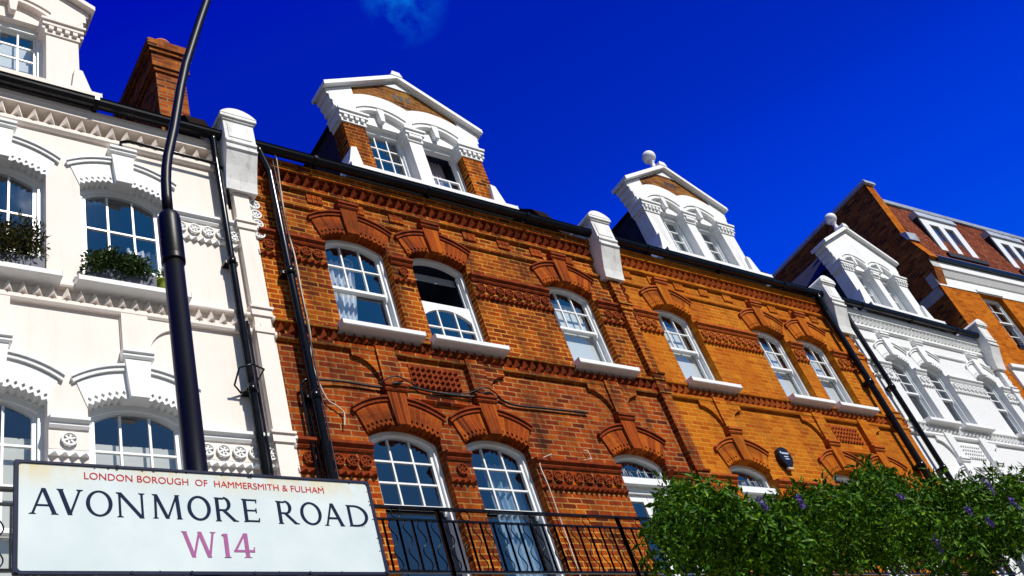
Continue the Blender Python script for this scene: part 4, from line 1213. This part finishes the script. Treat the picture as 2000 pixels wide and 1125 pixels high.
class Glyph:
    """letters drawn as strokes; every stroke lies a hair above the one before"""
    def __init__(s, p): s.b = MB(); s.p = p; s.k = 0
    def poly(s, pts, holes=()):
        s.b.prism(pts, s.p - 0.001, s.p + 0.0006 + 0.00012 * (s.k % 9), holes); s.k += 1
    def bar(s, x0, z0, x1, z1, w):
        """stroke with horizontal ends"""
        s.poly([(x0 - w / 2, z0), (x0 + w / 2, z0), (x1 + w / 2, z1), (x1 - w / 2, z1)])
    def hbar(s, x0, x1, z, t): s.poly([(x0, z - t / 2), (x1, z - t / 2), (x1, z + t / 2), (x0, z + t / 2)])
    def serif(s, x, z, w, h, up):
        d = h if up else -h
        s.poly([(x - w / 2, z), (x + w / 2, z), (x + w / 2 * 0.8, z + d * 0.45), (x + w / 4, z + d), (x - w / 4, z + d), (x - w / 2 * 0.8, z + d * 0.45)])
    def ring(s, cx, cz, rx, rz, tx, tz, a0=0, a1=360):
        n = 40
        if a1 - a0 >= 360:
            o = [(cx + cos(2 * pi * k / n) * rx, cz + sin(2 * pi * k / n) * rz) for k in range(n)]
            i = [(cx + cos(2 * pi * k / n) * (rx - tx), cz + sin(2 * pi * k / n) * (rz - tz)) for k in range(n)]
            s.poly(o, [i])
        else:
            A = [radians(a0 + (a1 - a0) * k / 20) for k in range(21)]
            s.poly([(cx + cos(a) * rx, cz + sin(a) * rz) for a in A] + [(cx + cos(a) * (rx - tx), cz + sin(a) * (rz - tz)) for a in A[::-1]])

def draw(gl, ch, x0, x1, z0, z1):
    H = z1 - z0; W = x1 - x0; T = H * 0.135; t = H * 0.085; sw = H * 0.24; sh = H * 0.045
    if ch == 'A':
        ax = (x0 + x1) / 2 - W * 0.02
        l = x0 + sw * 0.45; r = x1 - sw * 0.45
        gl.bar(l, z0, ax, z1, t); gl.bar(r, z0, ax + t * 0.15, z1, T * 1.05)
        f = 0.34; gl.hbar(l + (ax - l) * f, r + (ax - r) * f, z0 + H * f, t * 0.8)
        gl.serif(l, z0, sw, sh, True); gl.serif(r, z0, sw * 1.05, sh, True)
    elif ch == 'V':
        bx = (x0 + x1) / 2; l = x0 + sw * 0.5; r = x1 - sw * 0.45
        gl.bar(bx, z0, l, z1, T * 1.1); gl.bar(bx, z0, r, z1, t)
        gl.serif(l, z1, sw, sh, False); gl.serif(r, z1, sw * 0.95, sh, False)
    elif ch == 'O':
        gl.ring((x0 + x1) / 2, (z0 + z1) / 2, W / 2, H / 2 * 1.04, T * 1.02, t * 0.95)
    elif ch == 'N':
        l = x0 + sw * 0.5; r = x1 - sw * 0.5
        gl.bar(l, z0, l, z1, t); gl.bar(r, z0, r, z1, t); gl.bar(r - t * 0.2, z0 - H * 0.02, l - t * 0.1, z1, T * 1.15)
        gl.serif(l, z0, sw, sh, True); gl.serif(r, z1, sw, sh, False); gl.serif(l - sw * 0.15, z1, sw * 0.7, sh, False)
    elif ch == 'M':
        l = x0 + sw * 0.45; r = x1 - sw * 0.5; mx = (l + r) / 2
        gl.bar(l, z0, l + W * 0.03, z1, t); gl.bar(r, z0, r - W * 0.05, z1, T); gl.bar(mx, z0, l + W * 0.03, z1, T * 1.05); gl.bar(mx, z0, r - W * 0.05, z1, t)
        gl.serif(l, z0, sw * 0.9, sh, True); gl.serif(r, z0, sw, sh, True); gl.serif(l + W * 0.0, z1, sw * 0.8, sh, False); gl.serif(r - W * 0.03, z1, sw * 0.8, sh, False)
    elif ch == 'R':
        l = x0 + sw * 0.5
        gl.bar(l, z0, l, z1, T); gl.serif(l, z0, sw, sh, True); gl.serif(l - sw * 0.1, z1, sw * 0.8, sh, False)
        bx = l + T / 2; bw = W * 0.42
        gl.hbar(bx, bx + bw * 0.5, z1 - t * 0.45, t * 0.9); gl.hbar(bx, bx + bw * 0.5, z0 + H * 0.47, t * 0.9)
        gl.ring(bx + bw * 0.5, z0 + H * 0.735 - 0.0, bw * 0.72, H * 0.265 + t * 0.45, T * 1.05, t * 0.9, -90, 90)
        gl.bar(x1 - T * 1.0, z0, bx + bw * 0.42, z0 + H * 0.47, T * 1.15)
        gl.serif(x1 - T * 0.75, z0, sw * 0.85, sh, True)
    elif ch == 'E':
        l = x0 + sw * 0.5
        gl.bar(l, z0, l, z1, T); gl.serif(l - sw * 0.1, z0, sw * 0.8, sh, True); gl.serif(l - sw * 0.1, z1, sw * 0.8, sh, False)
        gl.hbar(l, x1 - W * 0.07, z1 - t * 0.45, t * 0.9); gl.hbar(l, x1 - W * 0.12, z0 + H * 0.5, t * 0.85); gl.hbar(l, x1, z0 + t * 0.45, t * 0.9)
        gl.bar(x1 - W * 0.09, z1 - H * 0.16, x1 - W * 0.07, z1, t * 0.6); gl.bar(x1 - W * 0.03, z0, x1, z0 + H * 0.17, t * 0.6); gl.bar(x1 - W * 0.14, z0 + H * 0.40, x1 - W * 0.14, z0 + H * 0.6, t * 0.55)
    elif ch == 'D':
        l = x0 + sw * 0.5
        gl.bar(l, z0, l, z1, T); gl.serif(l - sw * 0.1, z0, sw * 0.8, sh, True); gl.serif(l - sw * 0.1, z1, sw * 0.8, sh, False)
        bx = l + T * 0.4; k = (x1 - bx) * 0.25
        gl.hbar(bx, bx + k, z1 - t * 0.45, t * 0.9); gl.hbar(bx, bx + k, z0 + t * 0.45, t * 0.9)
        gl.ring(bx + k, (z0 + z1) / 2, x1 - bx - k, H / 2, T * 1.1, t * 0.9, -90, 90)
    elif ch == 'W':
        l = x0 + sw * 0.45; r = x1 - sw * 0.45
        b1 = x0 + W * 0.31; b2 = x0 + W * 0.76; mx = (l + r) / 2 + W * 0.02
        gl.bar(b1, z0, l, z1, T * 1.1); gl.bar(b1, z0, mx, z1, t); gl.bar(b2, z0, mx, z1, T * 1.1); gl.bar(b2, z0, r, z1, t)
        gl.serif(l, z1, sw * 0.9, sh, False); gl.serif(r, z1, sw * 0.9, sh, False)
    elif ch == '1':
        c = (x0 + x1) / 2 + W * 0.05
        gl.bar(c, z0, c, z1, T * 1.2); gl.serif(c, z0, W * 1.05, sh, True)
        gl.poly([(c - W * 0.6, z1 - H * 0.075), (c, z1 - H * 0.12), (c, z1), (c - W * 0.55, z1 - H * 0.03)])
    elif ch == '4':
        c = x0 + W * 0.63
        gl.bar(c, z0, c, z1, T * 1.2); gl.serif(c, z0, W * 0.42, sh, True)
        gl.hbar(x0, x1, z0 + H * 0.27, t * 1.1); gl.bar(x0 + t * 0.7, z0 + H * 0.28, c - T * 0.2, z1, t * 1.2)
        gl.bar(x1 - t * 0.8, z0 + H * 0.22, x1, z0 + H * 0.43, t * 0.6)

gl = Glyph(SY - 0.003)
for ch, a, c, z0, z1 in [('A', .5747, .6421, 1.3888, 1.4621), ('V', .6386, .7021, 1.3892, 1.4614), ('O', .7083, .7738, 1.3885, 1.4612), ('N', .7830, .8570, 1.3876, 1.4596), ('M', .8740, .9530, 1.3876, 1.4594),
                         ('O', .9674, 1.0315, 1.3872, 1.4590), ('R', 1.0420, 1.1075, 1.3860, 1.4583), ('E', 1.1215, 1.1675, 1.3864, 1.4577),
                         ('R', 1.2225, 1.2875, 1.3843, 1.4562), ('O', 1.2942, 1.3607, 1.3845, 1.4560), ('A', 1.3652, 1.4307, 1.3828, 1.4562), ('D', 1.4440, 1.5128, 1.3830, 1.4538)]:
    if a == 1.2225: gl.b.cut()
    draw(gl, ch, a, c, z0, z1)
gl.b.each('road_name', M['navy_ink'], sign)
gl = Glyph(SY - 0.003)
for ch, a, c, z0, z1 in [('W', .9438, 1.0371, 1.2772, 1.3518), ('1', 1.0530, 1.0715, 1.2778, 1.3477), ('4', 1.0824, 1.1412, 1.2777, 1.3504)]:
    draw(gl, ch, a, c, z0, z1)
gl.b.build('postal_district', M['plum_ink'], sign)
# sans serif line
cu = bpy.data.curves.new('borough', 'FONT'); cu.body = 'LONDON BOROUGH  OF  HAMMERSMITH & FULHAM'; cu.size = 1.0; cu.extrude = 0.0; cu.offset = 0.0; cu.resolution_u = 4
to = bpy.data.objects.new('borough', cu); scene.collection.objects.link(to)
C.view_layer.update()
dg = C.evaluated_depsgraph_get()
tm = bpy.data.meshes.new_from_object(to.evaluated_get(dg))
bpy.data.objects.remove(to)
xs = [v.co.x for v in tm.vertices]; ys = [v.co.y for v in tm.vertices]
capH = max(ys) * 0.98
wx0, wx1 = min(xs), max(xs)
rx0, rx1 = 0.7060, 1.3825
base0, base1, ch = 1.4946, 1.4890, 0.0198
for v in tm.vertices:
    t = (v.co.x - wx0) / (wx1 - wx0)
    v.co = Vector((rx0 + (rx1 - rx0) * t - 1.04, 0.0 - (0.0042 - 0.0032) + 0.0, base0 + (base1 - base0) * t + v.co.y / capH * ch - 1.2278))
    v.co.y = 0.003 - 0.0009
tm.materials.clear(); tm.materials.append(M['red_ink'])
ro = bpy.data.objects.new('borough_name', tm); scene.collection.objects.link(ro); ro.parent = sign
b = MB(); rc = random.Random(5)
def chip(x, z, r):
    q = [(x + cos(2 * pi * k / 7) * r * rc.uniform(0.5, 1.3), z + sin(2 * pi * k / 7) * r * rc.uniform(0.35, 0.9)) for k in range(7)]
    b.prism(q, SY - 0.004, SY - 0.0024); b.cut()
for k in range(9): chip(rc.uniform(sx0 + 0.02, sx1 - 0.03), sz1 - 0.0085 - rc.uniform(0, 0.004), rc.uniform(0.0018, 0.0042))
for k in range(8): chip(sx1 - 0.0115 - rc.uniform(0, 0.003), rc.uniform(sz0 + 0.05, sz1 - 0.03), rc.uniform(0.0015, 0.0032))
for k in range(4): chip(rc.uniform(sx0 + 0.3, sx1 - 0.1), sz0 + 0.0105, rc.uniform(0.0015, 0.0025))
for x, z in ((1.486, 1.3815), (1.493, 1.3835), (1.378, 1.512)): chip(x, z, 0.002)
b.each('enamel_chip', M['navy_frame'], sign)
b = MB()
for x in (1.03, 1.10): b.box(x, x + 0.02, SY - 0.16, SY - 0.0101, 1.36, 1.385)
b.box(1.02, 1.13, SY - 0.19, SY - 0.16, 1.355, 1.39)
b.build('bracket', M['lamp_black'], sign)

# ---------------------------------------------------------------- lamp post
LP = 8.0 - 2.45
lamp = thing('lamp_post', 'black swan neck lamp post rising behind the street sign', 'lamp post', (1.064, -LP, 0))
b = MB(); b.tube([(1.062, LP, -EYE), (1.062, LP, -0.4)], 0.055, 24); b.tube([(1.062, LP, -0.4), (1.0675, LP, 2.47)], 0.0342, 28); b.build('pole', M['lamp_black'], lamp)
b = MB()
pr_ = [(0.0342, 2.468), (0.0392, 2.470), (0.0395, 2.474), (0.0395, 2.490), (0.0385, 2.494), (0.0395, 2.498), (0.0395, 2.675), (0.037, 2.695), (0.031, 2.708), (0.021, 2.713), (0.019, 2.72)]
b.lathe(1.0692, LP, pr_, 28); b.build('collar', M['lamp_black'], lamp)
b = MB()
b.tube([(1.0685, LP, 2.70), (1.0695, LP, 2.80), (1.0730, LP, 2.88), (1.0795, LP, 2.95), (1.0900, LP, 3.02), (1.1090, LP, 3.11), (1.1260, LP, 3.19), (1.1480, LP, 3.31), (1.1755, LP, 3.46), (1.2130, LP, 3.64), (1.2600, LP, 3.82), (1.310, LP, 4.01), (1.368, LP, 4.22), (1.46, LP, 4.48), (1.60, LP, 4.72), (1.80, LP, 4.86), (2.0, LP, 4.88)], 0.0188, 20)
b.build('arm', M['lamp_black'], lamp)

# ---------------------------------------------------------------- things on the facades
rnd = random.Random(3)
def leaves(b, cx, cp, cz, rx, rp, rz, n, size, rnd, shell=0.45, wide=0.42, droop=0.0, align=None):
    for _ in range(n):
        while True:
            d = Vector((rnd.gauss(0, 1), rnd.gauss(0, 1), rnd.gauss(0, 1)))
            if d.length > 1e-3: break
        d.normalize()
        r = shell + (1 - shell) * rnd.random() ** 0.6
        pos = Vector((cx + d.x * rx * r, -cp + d.y * rp * r, cz + d.z * rz * r))
        ax = (d * 0.55 + Vector((rnd.gauss(0, 0.6), rnd.gauss(0, 0.6), rnd.gauss(0, 0.5) - droop))).normalized()
        side = ax.cross(Vector((rnd.gauss(0, 1), rnd.gauss(0, 1), rnd.gauss(0, 1) + 0.6)))
        if side.length < 1e-3: continue
        side.normalize(); nrm = side.cross(ax)
        if align is not None:      # leaves shingled over the surface of the clump, tips hanging outwards and down
            nrm = (d + Vector((rnd.gauss(0, 1), rnd.gauss(0, 1), rnd.gauss(0, 1))) * align).normalized()
            ax = Vector((rnd.gauss(0, 0.7), rnd.gauss(0, 0.7), rnd.gauss(0, 0.5) - 0.55)) + d * 0.3
            ax = ax - nrm * ax.dot(nrm)
            if ax.length < 1e-3: continue
            ax.normalize(); side = nrm.cross(ax)
        L = size * rnd.uniform(0.6, 1.25); w = L * wide
        i = len(b.v)
        b.v += [tuple(pos), tuple(pos + ax * L * 0.45 + side * w * 0.5 + nrm * L * 0.06), tuple(pos + ax * L), tuple(pos + ax * L * 0.45 - side * w * 0.5 + nrm * L * 0.06)]
        b.face((i, i + 1, i + 2)); b.face((i, i + 2, i + 3))

pl1 = thing('window_planter', 'grey window box of small leaved trailing greenery beside the lime green pot', 'planter', (2.9, -0.05, EYE + 7.5))
b = MB(); b.profile([(-0.07, 7.505), (0.12, 7.50), (0.15, 7.68), (-0.07, 7.68)], 2.53, 3.22); b.build('trough', M['planter'], pl1)
b = MB()
for k in range(14): leaves(b, 2.55 + 0.043 * k + rnd.gauss(0, 0.01), 0.12 + rnd.gauss(0, 0.03), 7.73 + rnd.gauss(0, 0.04), 0.11, 0.13, 0.14, 260, 0.05, rnd, 0.2, 0.5)
b.build('foliage', M['leaf_box'], pl1)
pot = thing('plant_pot', 'lime green glazed pot with a small green plant at the end of the sill', 'plant pot', (3.32, -0.06, EYE + 7.5))
b = MB(); b.lathe(3.33, 0.06, [(0.065, 7.50), (0.08, 7.58), (0.09, 7.66), (0.097, 7.665), (0.097, 7.685), (0.085, 7.687)], 18); b.build('pot', M['pot'], pot)
b = MB(); leaves(b, 3.33, 0.06, 7.75, 0.10, 0.08, 0.11, 240, 0.045, rnd, 0.1, 0.35, -0.5); b.build('foliage', M['leaf'], pot)
pl2 = thing('window_planter', 'window box with tall straggly brownish shrubs on the cream house sill', 'planter', (1.65, -0.05, EYE + 7.5))
b = MB(); b.profile([(-0.07, 7.505), (0.12, 7.50), (0.14, 7.66), (-0.07, 7.66)], 1.22, 2.10); b.build('trough', M['planter'], pl2)
b = MB()
for k in range(17): leaves(b, 1.22 + 0.052 * k + rnd.gauss(0, 0.02), 0.12 + rnd.gauss(0, 0.04), 7.82 + rnd.gauss(0, 0.06), 0.13, 0.15, 0.26, 280, 0.06, rnd, 0.1, 0.28, -0.4)
b.build('foliage', M['leaf_dry'], pl2)

# curtains
def curtain(name, label, mat, xa, xb, z0, z1, p, folds, tie=None):
    b = MB(); n = 60; mrows = 14
    g_ = []
    for j in range(mrows + 1):
        t = j / mrows; z = z0 + (z1 - z0) * t
        row = []
        sq = 1.0
        if tie is not None:
            sq = 1.0 - tie * (1 - t) ** 1.2
        for i in range(n + 1):
            s_ = i / n; x = xa + (xb - xa) * s_ * sq
            row.append(b.vert(x, p + 0.022 * sin(2 * pi * folds * s_ + 0.6 * sin(3 * t)), z))
        g_.append(row)
    for a, c in zip(g_, g_[1:]):
        for i in range(n): b.face((a[i], a[i + 1], c[i + 1], c[i]), True)
    o = b.build(name, M[mat], None, origin=((xa + xb) / 2, -p, EYE + z0))
    return tag(o, label, 'curtain')
curtain('curtain', 'white lace curtain tied back in the red brick house upper window with a hanging ring', 'curtain_white', 5.50, 6.10, 7.58, 8.98, -0.33, 7, tie=0.35)
curtain('curtain', 'pale blue curtain hanging in the red brick house balcony window further from the sign', 'curtain_blue', 7.25, 7.72, 3.95, 5.95, -0.36, 5)
curtain('curtain', 'mauve grey curtain in the half open window of the brick piered dormer', 'curtain_mauve', 7.98, 8.36, 10.5, 11.82, -0.38, 6)
curtain('curtain', 'sheer white curtain in the cream house upper window above the lime green pot', 'curtain_white', 3.10, 3.42, 7.58, 8.5, -0.34, 4)
b = MB(); b.tube([(5.98 + 0.085 * cos(2 * pi * k / 24), -0.28, 8.93 + 0.085 * sin(2 * pi * k / 24)) for k in range(25)], 0.011, 8, cap=False)
for k in range(3): b.tube([(5.98 + 0.085 * cos(pi * k / 3 + .4), -0.28, 8.93 + 0.085 * sin(pi * k / 3 + .4)), (5.98 - 0.085 * cos(pi * k / 3 + .4), -0.28, 8.93 - 0.085 * sin(pi * k / 3 + .4))], 0.003, 5)
tag(b.build('hanging_ring', M['wood'], None, origin=(5.98, 0.28, EYE + 8.93)), 'round wicker ring hanging inside the upper window of the red brick house', 'ornament')

# cables
def cable(label, pts, r, mat, name='cable'):
    # smooth the polyline a little
    P = [Vector(q) for q in pts]; out = []
    for i in range(len(P) - 1):
        p0 = P[max(0, i - 1)]; p1 = P[i]; p2 = P[i + 1]; p3 = P[min(len(P) - 1, i + 2)]
        for k in range(6):
            t = k / 6
            out.append(tuple(0.5 * ((2 * p1) + (p2 - p0) * t + (2 * p0 - 5 * p1 + 4 * p2 - p3) * t * t + (3 * p1 - p0 - 3 * p2 + p3) * t ** 3)))
    out.append(tuple(P[-1]))
    b = MB(); b.tube(out, r, 7)
    return tag(b.build(name, M[mat], None, origin=(P[0].x, -P[0].y, EYE + P[0].z)), label, 'cable')
cable('long black cable sagging along the red brick wall between the two floors', [(4.86, 0.06, 6.60), (5.3, 0.04, 6.64), (5.8, 0.04, 6.63), (5.96, 0.125, 6.65), (6.2, 0.04, 6.69), (6.6, 0.03, 6.66), (7.1, 0.04, 6.66), (7.28, 0.125, 6.69), (7.5, 0.04, 6.70), (7.75, 0.03, 6.62), (8.3, 0.03, 6.63), (9.0, 0.03, 6.64)], 0.0145, 'cable')
cable('thin black cable looping just above the long cable on the red brick wall', [(5.75, 0.05, 6.66), (5.96, 0.13, 6.75), (6.25, 0.04, 6.74), (6.45, 0.03, 6.67), (7.0, 0.03, 6.70), (7.28, 0.13, 6.76), (7.55, 0.04, 6.70)], 0.009, 'cable')
cable('cream cable hanging loose beside the red brick house drainpipe', [(4.93, 0.16, 10.36), (4.97, 0.17, 10.2), (5.0, 0.07, 9.7), (4.98, 0.06, 9.0), (4.93, 0.18, 8.4), (4.92, 0.18, 7.7), (4.97, 0.10, 7.25), (4.94, 0.06, 6.85), (5.03, 0.04, 6.40), (5.15, 0.04, 6.28), (5.22, 0.04, 6.2), (5.19, 0.04, 6.02)], 0.0085, 'cable_white')
cable('tangled black cables running down against the red brick house drainpipe', [(4.90, 0.18, 10.1), (4.93, 0.14, 9.4), (4.925, 0.15, 8.6), (4.94, 0.13, 7.6), (4.915, 0.15, 6.6), (4.93, 0.12, 5.5), (4.91, 0.14, 4.0)], 0.010, 'cable')
cable('thin white cable round the red brick balcony window and its frieze', [(7.98, 0.13, 5.83), (7.86, 0.06, 5.80), (7.80, 0.05, 5.70), (7.81, 0.06, 5.40), (7.83, 0.04, 5.0), (7.84, 0.03, 4.4), (7.84, 0.03, 3.95)], 0.0085, 'cable_white')
cable('short white cable from an orange junction patch above the roundel frieze', [(8.66, 0.02, 6.02), (8.70, 0.05, 5.98), (8.71, 0.05, 5.88), (8.66, 0.09, 5.84), (8.60, 0.02, 5.86)], 0.008, 'cable_white')

# alarm box on the orange house
al = thing('alarm_box', 'navy shield shaped alarm box on the orange brick wall', 'alarm box', (12.85, 0, EYE + 6.05))
b = MB()
q = [(12.85 + x * 0.145, 6.22 + z * 0.18) for x, z in [(-0.75, 0.78), (-0.4, 0.97), (0, 1.0), (0.4, 0.97), (0.75, 0.78), (0.98, 0.35), (0.98, -0.15), (0.75, -0.55), (0.35, -0.95), (-0.35, -0.95), (-0.75, -0.55), (-0.98, -0.15), (-0.98, 0.35)]]
b.prism(q, 0.0, 0.085, back=True); b.build('case', M['alarm'], al, bevel=0.012)
b = MB()
for i in range(6): b.box(12.755 + i * 0.033, 12.755 + i * 0.033 + 0.026, 0.0855, 0.0875, 6.272 + 0.01 * (i == 0), 6.302 + 0.016 * (i == 0))
for i in range(3): b.box(12.81 + i * 0.034, 12.81 + i * 0.034 + 0.026, 0.0855, 0.0875, 6.216, 6.235); b.box(12.81 + i * 0.034, 12.81 + i * 0.034 + 0.026, 0.0855, 0.0875, 6.175, 6.192)
b.build('lettering', M['alarm_mark'], al)
b = MB(); b.box(12.79, 12.91, 0.03, 0.075, 6.012, 6.046); b.build('strobe_lens', M['lens'], al)

# ---------------------------------------------------------------- wisteria in front of the orange and white houses
Yt = 5.3
def at(px, py, depth):
    r = Vector((px - 1000, 562.5 - py, 1965.04))
    d = Vector((RW[0][0] * r.x + RW[0][1] * r.y + RW[0][2] * r.z, RW[1][0] * r.x + RW[1][1] * r.y + RW[1][2] * r.z, RW[2][0] * r.x + RW[2][1] * r.y + RW[2][2] * r.z))
    s_ = depth / d.y
    return d.x * s_, 8.0 - depth, d.z * s_      # x, p, z
wis = thing('wisteria', 'big leafy wisteria with a few violet flowers in front of the orange and white houses', 'climbing plant', (11.0, -2.7, 0))
b = MB(); rw = random.Random(11)
clumps = []
tops = [(1268, 1010), (1285, 975), (1310, 955), (1345, 958), (1385, 962), (1420, 972), (1455, 985), (1490, 990), (1525, 975), (1560, 962), (1600, 950), (1640, 945), (1680, 925), (1700, 910), (1730, 930), (1765, 945), (1800, 945), (1835, 922), (1870, 935), (1905, 938), (1940, 928), (1975, 930), (2010, 925), (2060, 930)]
def low_edge(x):
    if x < 1340: return 1045 + (x - 1262) * 0.5
    return 1088 + 12 * sin(x * 0.031) if x < 1650 else 1092 + 10 * sin(x * 0.047)
for x, y in tops:
    x = max(x, 1322); clumps.append((x + rw.uniform(-8, 8), y + rw.uniform(18, 34), rw.uniform(0.14, 0.22), 0.2))
col = 0; x = 1350
while x < 2060:
    ty = min(tops, key=lambda t: abs(t[0] - x))[1]
    yy = ty + 52 + (20 if col % 2 else 0)
    while yy < low_edge(x) - 4:
        if rw.random() < 0.82: clumps.append((x + rw.uniform(-14, 14), yy + rw.uniform(-10, 10), rw.uniform(0.20, 0.40), rw.uniform(-0.95, 0.45)))
        yy += rw.uniform(40, 54)
    x += rw.uniform(36, 50); col += 1
for x, y, r, dz in clumps:
    cxx, cpp, czz = at(x, y, Yt + dz)
    leaves(b, cxx, cpp, czz, r * 1.15, r, r * 0.85, int(4000 * r * r), rw.choice((0.085, 0.105, 0.125)), rw, 0.74, 0.40, 0.35, rw.uniform(0.32, 0.55))
# leafy heart of the plant, deeper in
for x, y in tops:
    x = max(x, 1350); yy = y + 50
    while yy < low_edge(x) - 18:
        cxx, cpp, czz = at(x + rw.uniform(-12, 12), yy, Yt + 0.85 + rw.uniform(-0.2, 0.2))
        leaves(b, cxx, cpp, czz, 0.34, 0.3, 0.26, 190, 0.13, rw, 0.1, 0.55, 0.3)
        yy += 34
# loose sprays at the outline
for k in range(70):
    x, y = rw.choice(tops); cxx, cpp, czz = at(max(x, 1305) + rw.uniform(-14, 20), y + rw.uniform(-8, 18), Yt + rw.uniform(-0.4, 0.4))
    leaves(b, cxx, cpp, czz, 0.07, 0.07, 0.12, 18, 0.085, rw, 0.1, 0.34, -0.5)
for k in range(26):
    x = rw.uniform(1330, 2030); cxx, cpp, czz = at(x, low_edge(x) + rw.uniform(0, 26), Yt + rw.uniform(-0.4, 0.4))
    leaves(b, cxx, cpp, czz, 0.12, 0.1, 0.10, 26, 0.085, rw, 0.1, 0.34, 0.4)
b.build('foliage', M['leaf'], wis)
b = MB()
b.tube([(11.2, 2.7, -EYE), (11.25, 2.65, 0.0), (11.1, 2.75, 1.6), (11.3, 2.6, 2.6), (11.2, 2.3, 3.1)], [0.10, 0.085, 0.075, 0.055, 0.03], 12)
for k in range(9):
    x, y = tops[2 + k * 2]; ex, ep, ez = at(x, y + 90, Yt + 0.75)
    b.tube([(11.27, 2.6, 2.45), ((11.25 + ex) / 2, (2.4 + ep) / 2, 2.75), (ex, ep, ez - 0.35)], [0.03, 0.02, 0.008], 6)
b.build('trunk', M['trunk'], wis)
for x, y, L in [(1489, 985, .16), (1562, 981, .14), (1829, 1062, .24), (1930, 948, .24), (1980, 984, .18), (1933, 1020, .12), (1891, 998, .08), (1759, 971, .08)]:
    b = MB(); cxx, cpp, czz = at(x, y, Yt - 1.0)
    for k in range(9):
        t = k / 8
        leaves(b, cxx + 0.02 * t, cpp, czz + (L / 2 - L * t) * 0.6, 0.024 * (1 - 0.5 * t), 0.024 * (1 - 0.5 * t), 0.018, 9, 0.022, rw, 0.2, 0.8)
    b.build('blossom', M['violet'], wis)

# ---------------------------------------------------------------- ground
def sheet(name, x0, x1, y0, y1, z, mat, h=None):
    b = MB()
    if h is None:
        v = [b.vert(x0, -y0, z), b.vert(x1, -y0, z), b.vert(x1, -y1, z), b.vert(x0, -y1, z)]; b.face(v)
    else: b.box(x0, x1, -y0, -y1, z - h, z) if -y0 < -y1 else b.box(x0, x1, -y1, -y0, z - h, z)
    o = b.build(name, mat); o['kind'] = 'structure'; return o
sheet('ground', -600, 600, -600, 600, -EYE - 0.13, M['soil'])
sheet('road', -200, 200, -16.0, -9.2, -EYE - 0.12, M['asphalt'])
sheet('pavement', -200, 200, -9.2, -0.001, -EYE, M['paving'], 0.128)
